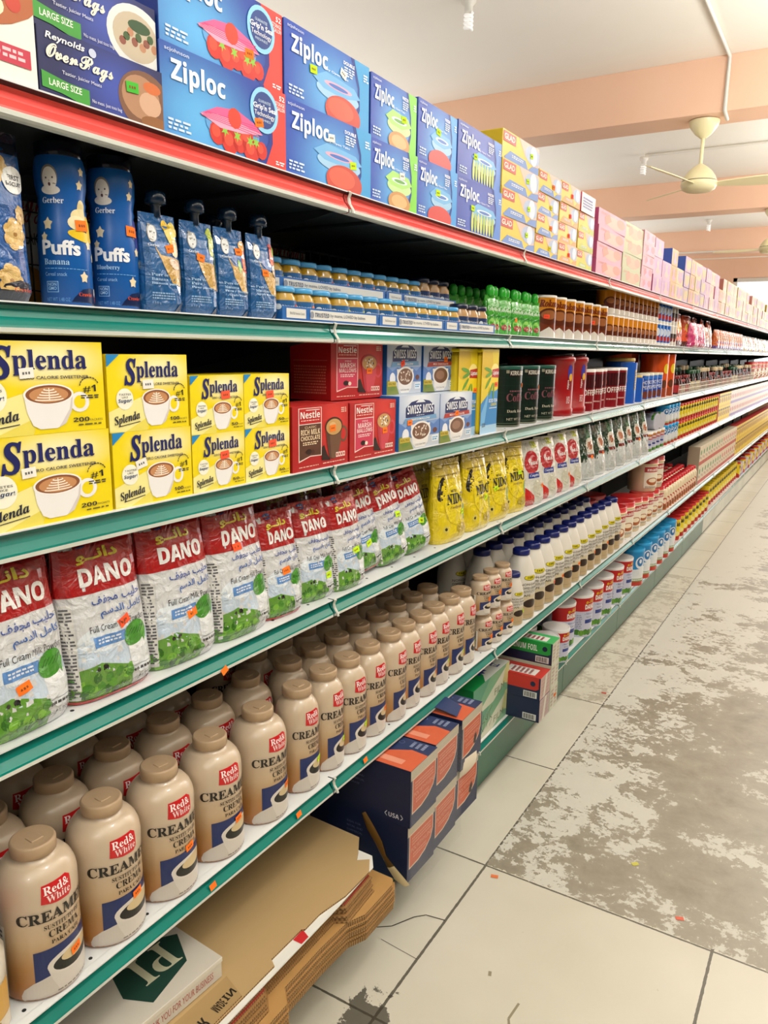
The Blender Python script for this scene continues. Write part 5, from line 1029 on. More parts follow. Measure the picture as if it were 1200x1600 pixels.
def fence(y0, y1, x, z, what):
    b = MB(); n = int((y1-y0)/.035)
    for zz in (.004, .03, .06): tube(b, [(x, y0, zz), (x, y1, zz)], .0018, M_WHITE, 6)
    for i in range(n+1): tube(b, [(x, y0+i*(y1-y0)/n, .0), (x, y0+i*(y1-y0)/n, .061)], .0012, M_WHITE, 5)
    o = obj('wire_shelf_fence', b.mesh('wire_shelf_fence'), None, (0, 0, z)); props(o, what, 'wire fence', 'wire fences before the coffee jars')
fence(5.30, 7.15, -.012, Z2, 'white wire fence before the coffee jars, near length'); fence(7.18, 9.6, -.012, Z2, 'white wire fence before the coffee jars, far length')
cj = [0, 0, 3, 3, 0, 0, 3, 1, 1, 3, 1, 1, 3, 2, 2, 2, 3, 2, 0, 0, 3, 0, 2, 2, 3, 3, 2, 2, 0, 3]
for i in range(58):
    K = K_CJ[cj[i % 30]]
    put(K, (-.050, 5.345+i*.071, Z2), 'instant coffee jar in the front row, %s' % N_(i), 'instant coffee jars behind the wire fence', rz=-50)
    if i % 2 == 0: put(K_CJ[(cj[i % 30]+1) % 3], (-.125, 5.36+i*.071, Z2), 'instant coffee jar in the back row, %s' % N_(i//2), 'instant coffee jars behind the wire fence', rz=-50, sc=(1, 1, 1.12))
for i in range(26): put(K_MOL if i % 3 else K_CM[1], (-.075, 9.6+i*.15, Z2), 'pale and red tub past the wire fence, %s' % N_(i), 'tubs at the far end of the coffee shelf', rz=-40, sc=(1, 1, .8))
# ---- milk powder shelf
DG = 'red and white milk powder bags'
for i, (y, rz, s) in enumerate(((.622, 2, (ORG, -.012, .072, 14)), (.780, -3, ('#ff5a2e', .02, .118, 24)), (.940, -2, (ORG, .008, .088, 10)), (1.096, 0, ('#ff5a2e', -.012, .178, 4)))):
    put(K_DB[i % 3 if i < 3 else 0], (-.052, y, Z3), 'large red and white milk powder bag, %s of four in front' % ('leftmost', 'second', 'third', 'rightmost')[i], DG, rz=rz, ry=-3, st=s)
for i, (y, x, rz, rx, s) in enumerate(((1.226, -.05, -4, 0, (ORG, .0, .098, 6)), (1.350, -.055, -8, 1, (LIM, .03, .052, 0)), (1.468, -.042, -4, 3, (LIM, .012, .09, 8)), (1.590, -.07, -8, -8, (LIM, -.0, .07, 10)), (1.700, -.055, -10, -14, (LIM, .03, .12, -12)), (1.842, -.06, -16, -16, (LIM, .02, .08, -20)))):
    put(K_DS[i % 3], (x, y, Z3+(.012 if abs(rx) > 5 else 0)), 'small red and white milk powder bag, %s of six in front' % ('first', 'second', 'third', 'fourth', 'fifth', 'sixth')[i], DG, rz=rz, ry=-3, rx=(0, 0, 2, 7, 10, 13)[i], st=s)
for i in range(9): put(K_DS[(i+1) % 3], (-.165, .70+i*.13, Z3), 'red and white milk powder bag in the second row, %s' % N_(i), DG, rz=rr.uniform(-8, 6), sc=(1, 1, 1.1))
for i in range(8): put(K_DS[i % 3], (-.275, .80+i*.135, Z3), 'red and white milk powder bag in the third row, %s' % N_(i), DG, rz=rr.uniform(-8, 6), sc=(1, 1, 1.08))
for i, (y, s) in enumerate(((2.018, (LIM, .045, .085, 6)), (2.212, (LIM, .03, .10, 30)), (2.375, (LIM, -.02, .11, 20)), (2.528, (LIM, .03, .14, 0)))): put(K_NB[i % 2], (-.045-.006*(i > 1), y, Z3), 'yellow milk powder bag, %s of four' % ('first', 'second', 'third', 'fourth')[i], 'yellow milk powder bags', rz=(-6, -4, -10, -14)[i], ry=-2, st=s)
for i in range(4): put(K_NB[(i+1) % 2], (-.165, 2.05+i*.165, Z3), 'yellow milk powder bag in the row behind, %s' % N_(i), 'yellow milk powder bags', rz=-6)
for i, y in enumerate((2.70, 2.862, 3.025, 3.185)): put(K_CB[i % 2], (-.048, y, Z3), 'white milk powder bag with a red oval, %s of four' % ORD[i], 'white and red milk powder bags', rz=-16, ry=-2, st=(ORG, .06, .07, 20) if i % 2 == 0 else None)
for i in range(7): put(K_GB[i % 2], (-.055, 3.39+i*.178, Z3), 'silver and dark green milk powder bag, %s of seven' % ORD[i], 'silver and green milk powder bags', rz=-20+rr.uniform(-5, 5), ry=-4, st=(ORG, .05, .10, 10) if i in (0, 1, 5) else None)
for i in range(6): put(K_GB[(i+1) % 2], (-.18, 3.40+i*.185, Z3), 'silver and dark green milk powder bag in the row behind, %s' % N_(i), 'silver and green milk powder bags', rz=-16)
K_ST = danotin(.05, .118); K_SB2 = bluetin(.05, .125)
for i in range(4): put(K_ST, (-.06, 4.62+i*.11, Z3), 'small red and white milk tin on the shelf, %s' % N_(i), 'small milk tins', rz=-40)
for i in range(2):
    o = put(K_ST, (-.01, 4.72+i*.13, Z3+.119+.05), 'small milk tin lying on its side showing its silver base, %s of two' % ('left', 'right')[i], 'small milk tins', ry=-90, rz=-12)
for i in range(4):
    for t in (0, 1): put(K_SB2, (-.06, 5.06+i*.108, Z3+t*.1255), 'small blue milk tin, %s tier, %s' % (('lower', 'upper')[t], N_(i)), 'small blue milk tins', rz=-40)
for i in range(16):
    for t in (0, 1): put(K_SN, (-.06, 5.49+i*.106, Z3+t*.1185), 'small yellow and red milk tin, %s tier, %s' % (('lower', 'upper')[t], N_(i)), 'small yellow and red milk tins', rz=-42)
for i in range(54):
    for t in (0, 1): put(K_WP if i > 5 else K_YP, (-.012, 7.22+i*.123, Z3+t*.1185), '%s drink packet, %s tier, %s' % ('pale' if i > 5 else 'yellow', ('lower', 'upper')[t], N_(i)), 'drink packets on the milk shelf', sc=(1, 1, .79))
# ---- creamer shelf
C1Y = [.508, .638, .768, .897, 1.030, 1.176]; C2Y = [1.309, 1.418, 1.515, 1.618, 1.722, 1.812, 1.905, 1.998, 2.095, 2.19]
G1 = 'cream creamer bottles'
s1 = [None, (ORG, .022, .062, 8), (ORG, .018, .080, 6), (ORG, .014, .094, 8), (ORG, .016, .078, 8), (ORG, .026, .072, 6)]
K_BUN = jar('sauce_jar', .058, .19, '#d8d0c0', '#b8302a', '#cfa04a', art=lambda A: (A.e(.5, .6, .3, .2, '#b8302a', 1, 16), A.r(0, 0, 1, .3, '#dcd0bc', 1), A.e(.6, .25, .2, .1, '#b08a3a', 2, 12)), lidr=.05)
put(K_BUN, (-.062, .508, Z4), 'partly seen jar with a red and gold label, left of the first creamer bottle', rz=-20)
for i, y in enumerate(C1Y):
    if i: put(K_C1, (-.066, y, Z4), 'large cream creamer bottle in the front row, %s of five' % ORD[i-1], G1, rz=-3+rr.uniform(-2, 2), st=s1[i])
for r_, x in enumerate((-.196, -.326)):
    for i in range(6 if r_ == 0 else 5): put(K_C1, (x, .640+i*.1295, Z4), 'large cream creamer bottle in the %s row, %s' % (('second', 'third')[r_], N_(i)), G1, rz=-1+rr.uniform(-6, 6))
s2 = [LIM, LIM, LIM, ORG, ORG, ORG, ORG, LIM, LIM, LIM]
for i, y in enumerate(C2Y): put(K_C2, (-.062-(.004 if i % 2 else 0), y, Z4), 'slimmer cream creamer bottle in the front row, %s of ten' % ORD[i], G1, rz=-1+rr.uniform(-4, 4), st=(s2[i], .022, .070, 8))
for r_, x in enumerate((-.170, -.280, -.388)):
    for i in range(8): put(K_C2, (x, 1.415+i*.1055-(.03 if r_ == 2 else 0), Z4), 'slimmer cream creamer bottle in the %s row, %s' % (('second', 'third', 'fourth')[r_], N_(i)), G1, rz=-1+rr.uniform(-6, 6))
for i, y in enumerate((2.325, 2.415, 2.515)):
    for t in (0, 1): put(K_C3, (-.045-.004*t, y-(.0 if t == 0 else .02), Z4+t*.1335), 'small cream creamer bottle, %s of two tiers, %s' % (('lower', 'upper')[t], N_(i)), 'small cream creamer bottles', rz=-20, st=(ORG, .016, (.05, .055)[t], 6))
put(K_F2, (-.052, 2.620, Z4), 'small white creamer bottle with a navy cap and yellow oval', rz=-30, st=(LIM, .03, .055, 0))
G3 = 'white creamer bottles with navy caps'
for i in range(12): put(K_F1, (-.062, 2.715+i*.1165, Z4), 'tall white creamer bottle with a navy cap, front row, %s' % N_(i), G3, rz=-28+rr.uniform(-8, 8), st=((LIM, LIM, '#ff6a4a', ORG, ORG, ORG, None, ORG, None, ORG, None, ORG)[i], .03, .085, 10) if i not in (6, 8, 10) and i > 1 else None)
for r_, x in enumerate((-.184, -.305)):
    for i in range(12): put(K_F1, (x, 2.62+i*.118, Z4), 'tall white creamer bottle with a navy cap, %s row, %s' % (('second', 'third')[r_], N_(i)), G3, rz=-28+rr.uniform(-8, 8))
for i, y in enumerate((4.13, 4.31, 4.49)): put(K_CM[0], (-.10, y, Z4), 'wide tan creamer tub with a red lid, %s of three on the shelf' % ORD[i], 'tan creamer tubs with red lids', rz=-34)
for i, y in enumerate((4.22, 4.42)): put(K_CM[0], (-.29, y, Z4), 'wide tan creamer tub behind the front ones, %s of two' % ORD[i], 'tan creamer tubs with red lids', rz=-34)
for i, y in enumerate((4.665, 4.815, 4.965, 5.115)): put(K_CM[1], (-.085, y, Z4), 'smaller tan creamer tub with a red lid, %s on the shelf' % N_(i), 'tan creamer tubs with red lids', rz=-34)
for i, y in enumerate((4.90, 5.08)): put(K_CM[0], (-.11, y, Z4+.1752), 'wide tan creamer tub stacked on the smaller ones, %s of two' % ORD[i], 'tan creamer tubs with red lids', rz=-34)
for i in range(14):
    for r_ in (0, 1): put(K_RC, (-.05-.085*r_, 5.235+i*.0845, Z4), 'small tan bottle with a red cap, %s row, %s' % (('front', 'second')[r_], N_(i)), 'small red-capped bottles', rz=-36)
    if i % 2 == 0: put(K_RC, (-.22, 5.3+i*.0845, Z4), 'small tan bottle with a red cap, third row, %s' % N_(i//2), 'small red-capped bottles', rz=-36)
for i in range(54):
    for t in (0, 1):
        K, c = (K_OAT[0 if i < 9 else 1], 'cream' if i < 18 else 'cream') if i < 16 else (K_YP, 'yellow')
        put(K, (-.012, 6.48+i*.138, Z4+t*.1505), '%s packet past the red-capped bottles, %s tier, %s' % (c, ('lower', 'upper')[t], N_(i)), 'drink packets on the creamer shelf')
# ---- bottom shelf
def sheet(name, outline, z0, th, col, edge, label, group, extra=None):
    b = MB(); M1, M2 = mat(col, 'matte'), edge
    tri = [[outline[i] for i in t] for t in tessellate_polygon([[Vector((x, y, 0)) for x, y in outline]])]
    for t in tri:
        ar = sum(t[i-1][0]*t[i][1]-t[i][0]*t[i-1][1] for i in range(3))
        t = t if ar > 0 else t[::-1]
        b.face([(x, y, th) for x, y in t], M1); b.face([(x, y, 0) for x, y in t[::-1]], M1)
    n = len(outline)
    for i in range(n):
        a, c = outline[i], outline[(i+1) % n]; b.face([(a[0], a[1], 0), (c[0], c[1], 0), (c[0], c[1], th), (a[0], a[1], th)], M2)
    if extra: extra(b, th)
    o = obj(name, b.mesh(name), None, (0, 0, z0)); props(o, label, 'cardboard', group); return o
def kraft(c1, c2):
    m, nt, b = newmat('corrugated_edge'); tc = nt.nodes.new('ShaderNodeTexCoord'); w = nt.nodes.new('ShaderNodeTexWave'); w.bands_direction = 'Y'; w.inputs['Scale'].default_value = 55; w.inputs['Distortion'].default_value = 2.5
    r = nt.nodes.new('ShaderNodeValToRGB'); r.color_ramp.elements[0].color = lin(c1); r.color_ramp.elements[1].color = lin(c2); nt.links.new(tc.outputs['Object'], w.inputs['Vector']); nt.links.new(w.outputs['Fac'], r.inputs['Fac']); nt.links.new(r.outputs['Color'], b.inputs['Base Color']); b.inputs['Roughness'].default_value = .85
    return m
EDG = kraft('#5e4224', '#b08a58'); KB = '#b48a52'; KT = '#b79a6c'
z = ZB+.0005; CG = 'flattened cardboard boxes under the creamers'
for i in range(15):
    j = rr.uniform(-.0035, .0035); f = .112+j
    ol = [(-.42, .42), (f, .42), (f, 1.045), (f-.030, 1.075), (f-.030, 1.20), (f-.024, 1.30), (f-.002, 1.345), (f, 1.47+j), (f-.012, 1.492+j), (-.42, 1.50)]
    sheet('flattened_box', ol, z, .0040, KB if i == 14 else '#a67c48', EDG, 'flattened brown box in the lower overhanging stack, %s from the bottom' % nth(i), CG); z += .0046
for i in range(13):
    j = rr.uniform(-.004, .004); k = rr.uniform(-.003, .003); f = .088+j-.0012*i; z2 = z
    ol = [(-.42, .42), (f, .42), (f, 1.01+k), (f-.028, 1.04+k), (f-.028, 1.28+k), (f, 1.30+k), (f-.006, 1.42+j), (-.42, 1.44)]
    red = '#a33a2c' if i > 7 else '#9c7444'
    sheet('flattened_box', ol, z2, .0042, red, EDG if i < 8 else kraft('#6c2a20', '#b08058'), 'flattened %s box in the upper stack, %s from its bottom' % ('red-printed' if i > 7 else 'brown', nth(i)), CG); z += .0048
sheet('cardboard_sheet', [(-.40, .70), (.083, .70), (.085, 1.27), (.080, 1.425), (.055, 1.46), (-.35, 1.47)], z, .003, '#e4e2da', mat('#e4e2da', 'matte'), 'white card sheet with a red mark showing between brown boxes', CG, lambda b, th: b.face([(.060, 1.13, th+.0004), (.083, 1.13, th+.0004), (.083, 1.155, th+.0004), (.060, 1.165, th+.0004)], mat('#c4262a', 'matte'))); z += .0035
sheet('flattened_box', [(-.41, .55), (.066, .55), (.070, .80), (.074, 1.05), (.058, 1.06), (.060, 1.16), (.066, 1.165), (.066, 1.22), (.082, 1.30), (.084, 1.40), (.060, 1.44), (.035, 1.42), (.020, 1.45), (-.01, 1.50), (-.40, 1.52)], z, .0042, KT, EDG, 'large tan flattened box on top of the cardboard stacks', CG); z += .0048
def flapmarks(b, th):
    for s_, y, h_ in (('MADE', .915, .022), ('IN', .945, .018), ('FR', .865, .03)):
        A = Art(.05, .02); A.t(sans(s_), .0, .0, .9, .9, '#2a241c', 1); b.art(A, lambda u, v, o: (.040+v*h_/.02, y+u*.6, th+o))
sheet('flattened_box', [(.004, .80), (.068, .78), (.070, .955), (.012, .975)], z, .0030, '#a98c5e', EDG, 'small tan flap with black lettering lying on the cardboard by the pizza box', CG, flapmarks)
ZT = z
def pizza():
    b = MB(); W, D, H = .40, .40, .046; b.box(-D, 0, -W, 0, 0, H, mat('#d8d2c4', 'matte'), bev=.002)
    A = Art(W, D); A.r(.0, .0, 1, 1, '#cfc8ba', 0); A.poly([(.62, .05), (.88, .12), (.97, .30), (.80, .42), (.60, .34), (.55, .18)], '#24443a', 1)
    A.t(serif('PI'), .66, .15, .88, .33, '#c8c6a8', 3, rot=180); A.poly([(.92, .30), (.80, .42), (.74, .5), (.72, .55), (.78, .5)], '#24443a', 1.2); A.line(.70, .44, .92, .46, .003, '#8a3a34', 2); A.t(serif('HO'), .74, .49, .86, .54, '#8a3a34', 2, rot=180); A.line(.70, .56, .90, .57, .003, '#8a3a34', 2)
    b.art(A, lambda u, v, o: (-v, u-W/2, H+o)); S = Art(W, H); S.t('THANK YOU FOR YOUR BUSINESS', .52, .28, .94, .62, '#b8605a', 1); b.art(S, lambda u, v, o: (o, u-W/2, v))
    l = MB(); l.box(-D-.001, .0008, -W-.001, .0008, H*.82, H+.001, mat('#dcd6c8', 'matte'), bev=.001)
    o = obj('pizza_box', None, None, (.004, .972, ZT+.0006), (0, 0, rad(-4))); obj('box', b.mesh('box'), o); q = obj('lid_edge', MB().box(-.0004, .0016, -W, 0, H*.80, H, mat('#ded8ca', 'matte'), bev=.0003).mesh('lid_edge'), o); props(o, 'white pizza box with a green badge lying on the flattened cardboard', 'pizza box')
pizza()
def ctn(torn=False, open_=False, usa=True):
    W, H, D = .148, .163, .32; A = Art(W, H, 'card'); A.r(0, 0, 1, 1, '#1e2a4e'); A.r(0, .82, 1, 1, '#b9b09a', .4); A.poly([(.06, .22), (.06, .84), (.94, .84), (.94, .55), (.86, .40), (.66, .28), (.4, .22)], '#d8c0a8', 1); A.poly([(.085, .245), (.085, .815), (.915, .815), (.915, .56), (.84, .42), (.65, .31), (.4, .25)], '#c65a38', 1.5)
    A.t('POLYETHYLENE', .12, .50, .88, .57, '#dca088', 3, rot=0); A.tiny(.15, .60, .85, .76, 3, '#d89078', 3); A.tiny(.2, .36, .7, .46, 2, '#d89078', 3)
    sa = Art(D, H); sa.r(0, 0, 1, 1, '#182344')
    if usa: sa.t(sans('USA'), .80, .10, .90, .18, '#dfe2ea', 3); sa.line(.785, .10, .765, .14, .002, '#dfe2ea', 3); sa.line(.765, .14, .785, .19, .002, '#dfe2ea', 3); sa.line(.915, .10, .935, .14, .002, '#dfe2ea', 3); sa.line(.935, .14, .915, .19, .002, '#dfe2ea', 3)
    for q, s_ in enumerate(('IDEAL FOR', 'RETAIL AND', 'COMMERCIAL', 'STORAGE')): sa.t(s_, .40, .72-.08*q, .40+.016*len(s_), .755-.08*q, '#6a7698', 3)
    ta = Art(W, D); ta.r(0, 0, 1, 1, '#26355e'); ta.poly([(0, 0), (.62, 0), (.66, .16), (.36, .40), (.36, 1), (0, 1)], '#d3623f', 1); ta.poly([(.12, .12), (.28, .12), (.28, .7), (.12, .7)], '#e2957a', 2); ta.c(.82, .30, .06, '#5f6c92', 2, 12); ta.c(.82, .30, .045, '#26355e', 2.4, 12); ta.tiny(.74, .06, .96, .22, 3, '#8f9ab8', 2)
    K = carton('bag_carton', W, H, D, A, '#1e2a4e', '#182344', '#26355e', sideart=sa, topart=ta)
    parts = [('carton', K.parts[0][1], None)]
    if torn:
        h = MB(); hh = Art(W, H); hh.poly([(.58, .36), (.62, .30), (.70, .31), (.74, .42), (.70, .52), (.62, .46)], '#0a0a0c', 4); h.art(hh, flat(0)); parts.append(('torn_hole', h.mesh('torn_hole'), None))
    if open_:
        f = MB(); g = []
        for i in range(7): a = i/6; g.append([(-.26+.24*a, -W/2+.006, H+.003+.016*math.sin(a*3.0)), (-.26+.225*a, W/2-.055-.02*a*a, H+.004+.020*math.sin(a*3.0))])
        f.grid(g, mat('#2a3b68', 'card')); parts.append(('lifted_flap', f.mesh('lifted_flap'), None))
    return Kind('bag_carton', 'carton', parts, flat(0))
K_CT, K_CT0, K_CT2, K_CT3 = ctn(), ctn(False, False, False), ctn(True, False, False), ctn(True, True)
CTG = 'navy and orange cartons on the bottom shelf'
XC = .098
for t in (0, 1):
    w = ('lower', 'upper')[t]
    put((K_CT0, K_CT)[t], (XC+.004*t, 1.642, ZB+.001+t*.164), 'navy and orange carton beside the cardboard stack, %s of two' % w, CTG, rz=-1+t)
    put(K_CT, (XC-.006, 1.797, ZB+.001+t*.164), 'navy and orange carton in the middle pair, %s one' % w, CTG, rz=1)
put(K_CT2, (XC-.012, 1.958, ZB+.001), 'navy and orange carton with a torn front, lower one beside the green film boxes', CTG, rz=-1)
put(K_CT3, (XC-.004, 1.960, ZB+.168), 'navy and orange carton with a hole in front and a lifted lid flap', CTG, rz=1)
def curl():
    b = MB(); g = []
    for i in range(6):
        a = i/5; g.append([(0, .0+.012*a, -.02+.05*a), (.020*math.sin(a*2.4), .05+.04*a, -.028+.012*a+.05*a)])
    b.grid(g, mat('#ded2bc', 'matte')); o = obj('torn_strip', b.mesh('torn_strip'), None, (XC-.006, 1.885, ZB+.165)); props(o, 'curled torn white strip between the two holed cartons', 'paper strip')
curl()
def wrap():
    m, nt, p = newmat('clear_wrap'); p.inputs['Base Color'].default_value = (.9, .9, .9, 1); p.inputs['Roughness'].default_value = .12; p.inputs['Alpha'].default_value = .07
    n = nt.nodes.new('ShaderNodeTexNoise'); n.inputs['Scale'].default_value = 40; n.inputs['Distortion'].default_value = 2; bp = nt.nodes.new('ShaderNodeBump'); bp.inputs['Strength'].default_value = .9; bp.inputs['Distance'].default_value = .01
    tc = nt.nodes.new('ShaderNodeTexCoord'); nt.links.new(tc.outputs['Object'], n.inputs['Vector']); nt.links.new(n.outputs['Fac'], bp.inputs['Height']); nt.links.new(bp.outputs['Normal'], p.inputs['Normal'])
    b = MB(); x = XC+.010; rows = []
    for i in range(15):
        zz = ZB-.022+i*.0255; rows.append([(x+.004*noise.noise(Vector((q*.7, i*.5, 2)))+(.006 if i == 0 else 0), 1.566+q*.0205+.004*noise.noise(Vector((q, i, 8))), zz+.008*noise.noise(Vector((q*.6, i*.3, 5)))) for q in range(16)])
    b.grid(rows, m); side = []
    for i in range(15):
        zz = ZB+.03+i*.022; side.append([(x-q*.03, 1.562+.003*noise.noise(Vector((q, i*.6, 1))), zz+.006*noise.noise(Vector((q*.6, i*.3, 5)))) for q in range(9)])
    for i in range(15):
        pass
    o = obj('plastic_wrap', b.mesh('plastic_wrap')); props(o, 'clear crinkled plastic wrap round the navy and orange cartons', 'plastic wrap')
wrap()
def ribbon():
    b = MB(); pts = [(-.031, 1.553, .356), (-.006, 1.548, .323), (.018, 1.553, .283), (.038, 1.546, .256), (.056, 1.552, .226), (.084, 1.549, .205), (.106, 1.552, .190)]; g = []
    for i, p in enumerate(pts):
        a = i*.5; w = (.006, .009, .010, .009, .011, .011, .008)[i]; g.append([(p[0]-w, p[1]-.003*math.sin(a*3), p[2]-w*.6), (p[0], p[1]-.004, p[2]), (p[0]+w, p[1]+.003*math.sin(a*3), p[2]+w*.6)])
    b.grid(g[:5], mat('#6a4c22', 'gloss')); b.grid(g[4:], mat('#cdb98c', 'plastic')); o = obj('packing_tape', b.mesh('packing_tape')); props(o, 'twisted brown packing tape hanging beside the navy cartons', 'tape')
ribbon()
def filmbox(W, H, D, what):
    A = Art(W, H); A.r(0, 0, 1, 1, '#5f9a7c'); A.poly([(.0, 0), (.45, 1), (1, 1), (1, 0)], '#7aab86', .6); A.poly([(.10, 0), (.55, .55), (.98, 1), (1, .5), (.55, 0)], '#cfd2bc', 1); A.poly([(.8, .4), (1, .2), (1, 1), (.9, 1)], '#c8c88a', 1.4); A.t('FILM', .58, .18, .86, .42, '#6a7a5a', 3)
    ta = Art(W, D); ta.r(0, 0, 1, 1, '#18994e'); ta.poly([(.3, 0), (1, 0), (1, .5), (.62, .4), (.45, .1)], '#dfe4dc', 1); ta.star(.5, .34, .22, '#3f4a9a', 2, 16, .8); ta.t(sans('FILM'), .62, .18, .95, .28, '#3f4a8a', 3, rot=90)
    return carton('cling_film_box', W, H, D, A, '#5f9a7c', '#168a46', '#18994e', topart=ta)
K_FB = filmbox(.33, .109, .30, 0)
put(K_FB, (-.056, 2.472, ZB), 'green and cream cling film box, lower of two', 'cling film boxes'); _f = put(K_FB, (-.056, 2.470, ZB+.1095), 'green and cream cling film box, upper of two', 'cling film boxes')
def scribble():
    b = MB(); A = Art(.2, .1); P = [[(.05, .2), (.12, .1), (.2, .6)], [(.3, .8), (.22, .35), (.3, .15), (.36, .5), (.24, .5)], [(.45, .75), (.38, .6), (.46, .5), (.5, .8), (.46, .2)], [(.68, .9), (.56, .75), (.6, .5), (.7, .4), (.58, .15)]]
    for s_ in P:
        for i in range(len(s_)-1): A.line(s_[i][0], s_[i][1], s_[i+1][0], s_[i+1][1], .0022, '#1d2420', 3)
    b.art(A, lambda u, v, o: (-.0555+o, 2.44+u, ZB+.01+v)); me = b.mesh('handwritten_price'); me.transform(Matrix.Translation(Vector((.056, -2.472, -ZB)))); return me
_first = [o for o in ALL if o.get('label') == 'green and cream cling film box, lower of two'][0]
if _first.data is not None:
    _e = obj('cling_film_box', None, None, tuple(_first.location)); props(_e, _first['label'], 'box', 'cling film boxes'); ALL.append(_e)
    _first.name = 'carton'; _first.location = (0, 0, 0); _first.parent = _e
    for _k in list(_first.keys()): del _first[_k]
    ALL.remove(_first); _e.name = 'cling_film_box'; obj('handwritten_price', scribble(), _e)
A = Art(.075, .115); A.r(0, 0, 1, 1, '#8fb8a4'); A.r(0, .62, 1, .95, '#2f9a6a', 1); A.tiny(.1, .1, .9, .5, 6, '#4a6a5a', 2)
put(carton('small_film_box', .075, .115, .28, A, '#8fb8a4', '#2f9a6a', '#b8c8bc'), (-.028, 2.683, ZB), 'small green film box between the big film boxes and the foil boxes')
def foil(W, H, D, band, end, topc, words, sidec='#1b2646'):
    A = Art(W, H); A.r(0, 0, 1, 1, end); A.tiny(.1, .1, .9, .9, 5, '#b89a90', 1); A.poly([(.3, 0), (.5, 1), (.7, 1), (.5, 0)], '#d8d4c6', 1.5)
    sa = Art(D, H); sa.r(0, 0, 1, 1, sidec)
    if band: sa.poly([(0, .42), (0, 1), (.98, 1), (.98, .5), (.94, .42)], band, 1)
    if words: sa.t(sans(words), .30, .55, .80, .82, '#eef2ee', 3)
    if band: sa.c(.90, .70, .035, '#1b2646', 2, 12)
    sa.r(.78, .06, .96, .34, '#e6e6e2', 2)
    for q in range(12): sa.r(.795+.0125*q, .09, .795+.0125*q+(.006 if q % 3 else .009), .31, '#1a1a1e', 3)
    ta = Art(W, D); ta.r(0, 0, 1, 1, topc); ta.r(.15, .1, .7, .5, '#e2dcd8', 1); ta.tiny(.2, .15, .65, .45, 5, '#8a3a3a', 2)
    return carton('foil_box', W, H, D, A, end, sidec, topc, sideart=sa, topart=ta)
KF = [foil(.110, .089, .30, None, '#b9a3a0', '#1b2646', None), foil(.110, .089, .30, '#c8342c', '#c9a79c', '#c8342c', ''), foil(.088, .089, .30, '#1f9a3e', '#c9cdb4', '#3fae62', 'ALUMINUM FOIL'), foil(.088, .094, .30, None, '#cdd0b8', '#cdd0b8', None, '#cdd0b8')]
put(KF[0], (.078, 2.678, ZB), 'navy foil box at the bottom of the left foil pile', 'foil boxes'); put(KF[1], (.076, 2.680, ZB+.0893), 'red-banded foil box on the navy one', 'foil boxes')
put(KF[3], (.078, 2.786, ZB), 'pale green foil box at the foot of the taller foil pile', 'foil boxes', st=(ORG, .01, .05, 0)); put(KF[3], (.077, 2.785, ZB+.0945), 'pale green foil box, middle of the taller foil pile', 'foil boxes'); put(KF[2], (.076, 2.786, ZB+.189), 'green-banded foil box with white lettering, top of the taller pile', 'foil boxes')
for i, y in enumerate((2.985, 3.135, 3.280)): put(K_DT[0], (-.085, y, ZB), 'short red and white milk powder tin in front, %s of three' % ORD[i], 'red and white milk powder tins', rz=-20)
for i, y in enumerate((3.06, 3.20)): put(K_DT[0], (-.215, y, ZB), 'short red and white milk powder tin in the row behind, %s of two' % ORD[i], 'red and white milk powder tins', rz=-20)
for i, y in enumerate((3.475, 3.665, 3.845, 4.04, 4.26, 4.48)): put(K_DT[1], (-.135 if i == 0 else -.105, y, ZB), 'tall red and white milk powder tin, %s of six' % ORD[i], 'red and white milk powder tins', rz=-22)
for i, y in enumerate((3.62, 3.80, 3.98, 4.16, 4.34)): put(K_DT[1], (-.285, y, ZB), 'tall red and white milk powder tin in the row behind, %s' % N_(i), 'red and white milk powder tins', rz=-22)
for i, y in enumerate((4.70, 4.89, 5.10, 5.29, 5.48, 5.68)): put(K_BT[0], (-.09, y, ZB), 'blue milk powder tin in the front row, %s' % N_(i), 'blue milk powder tins', rz=-30)
for i in range(5): put(K_BT[0], (-.25, 4.85+i*.19, ZB), 'blue milk powder tin in the row behind, %s' % N_(i), 'blue milk powder tins', rz=-30)
A = Art(.3, .24); A.r(0, 0, 1, 1, '#b9c9c0'); put(carton('plain_carton', .3, .24, .2, A, '#b9c9c0'), (-.20, 5.98, ZB), 'plain pale carton behind the last blue tins')
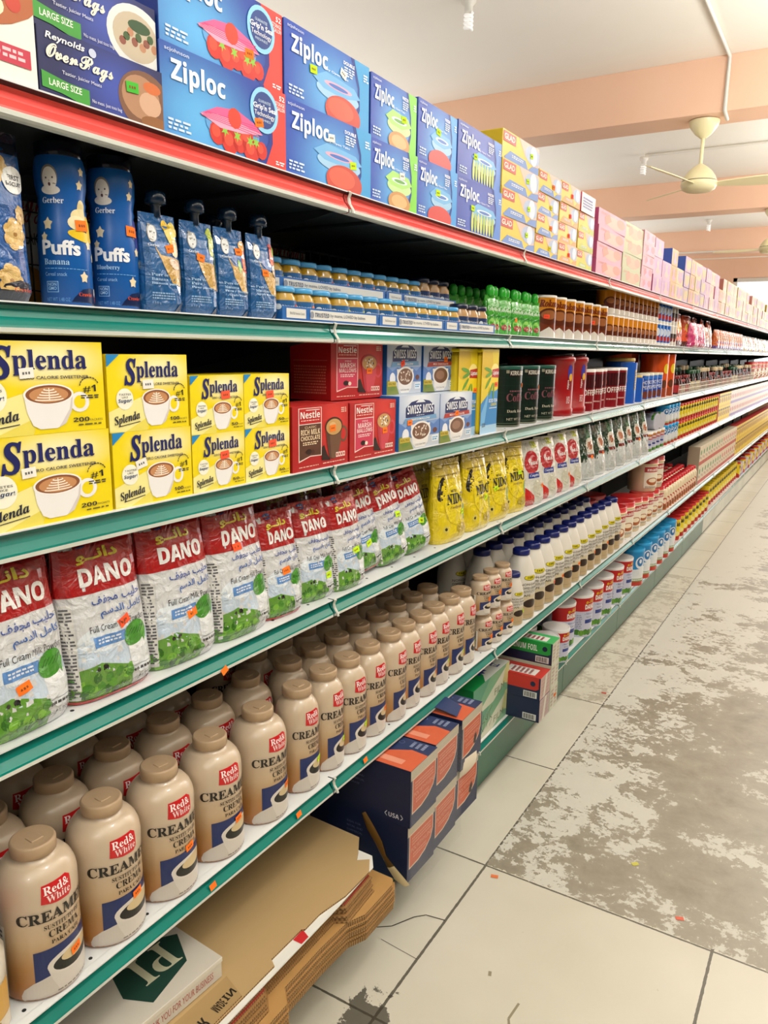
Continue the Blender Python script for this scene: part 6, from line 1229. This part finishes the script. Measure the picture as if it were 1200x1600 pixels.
for i in range(10): put(K_NT[0], (-.115, 5.90+i*.165, ZB), 'yellow and red milk tin with a red lid, front row, %s' % N_(i), 'red-lidded milk tins', rz=-36)
for i in range(9): put(K_NT[0], (-.26, 6.25+i*.165, ZB), 'yellow and red milk tin with a red lid, second row, %s' % N_(i), 'red-lidded milk tins', rz=-36)
for i in range(14):
    for r_ in (0, 1): put(K_NT[1], (-.14-.15*r_, 7.60+i*.15, ZB), 'yellow milk tin with a yellow lid, %s row, %s' % (('front', 'second')[r_], N_(i)), 'yellow-lidded milk tins', rz=-36)
for i in range(25): put(K_NT[0] if i % 3 == 0 else K_WP, (-.12 if i % 3 == 0 else -.06, 9.72+i*.16, ZB), '%s at the far end of the bottom shelf, %s' % ('red-lidded tin' if i % 3 == 0 else 'pale packet', N_(i)), 'far goods on the bottom shelf')
# stickers stuck on the rails
def railst(y, x, z, label, rot=8):
    b = MB(); c, s = math.cos(rad(rot)), math.sin(rad(rot)); p = [(-.0085, -.006), (.0085, -.006), (.0085, .006), (-.0085, .006)]
    b.face([(0, a*c-d*s, a*s+d*c) for a, d in p], mat(ORG, 'matte')); b.face([(-.0004, a*c-d*s, a*s+d*c) for a, d in p][::-1], mat(ORG, 'matte'))
    o = obj('price_sticker', b.mesh('price_sticker'), None, (x, y, z), (0, rad(-14), 0)); props(o, label, 'sticker', 'orange stickers on the teal rails')
railst(1.004, .0045, Z3-.038, 'orange price sticker peeling off the edge of the milk powder shelf', 22)
railst(.958, .001, Z4-.023, 'orange price sticker on the creamer rail, below the second gap of bottles'); railst(1.232, .001, Z4-.020, 'orange price sticker on the creamer rail near the rail joint'); railst(1.510, .001, Z4-.020, 'orange price sticker on the creamer rail, farthest right of three')
litter(.195, 1.945, '#e07a4a', .3, 'orange sticker lying on the big tile by its corner'); litter(.50, 1.93, '#d8d050', .8, 'yellow sticker lying on bare concrete') if False else litter(.545, 2.235, '#c8c05a', .8, 'yellow sticker lying on the bare concrete')
litter(.71, 2.06, '#d8705a', .4, 'reddish sticker lying near the edge of the bare concrete'); litter(.12, 3.42, '#c8584a', .2, 'small red sticker lying on the worn floor by the milk tins')
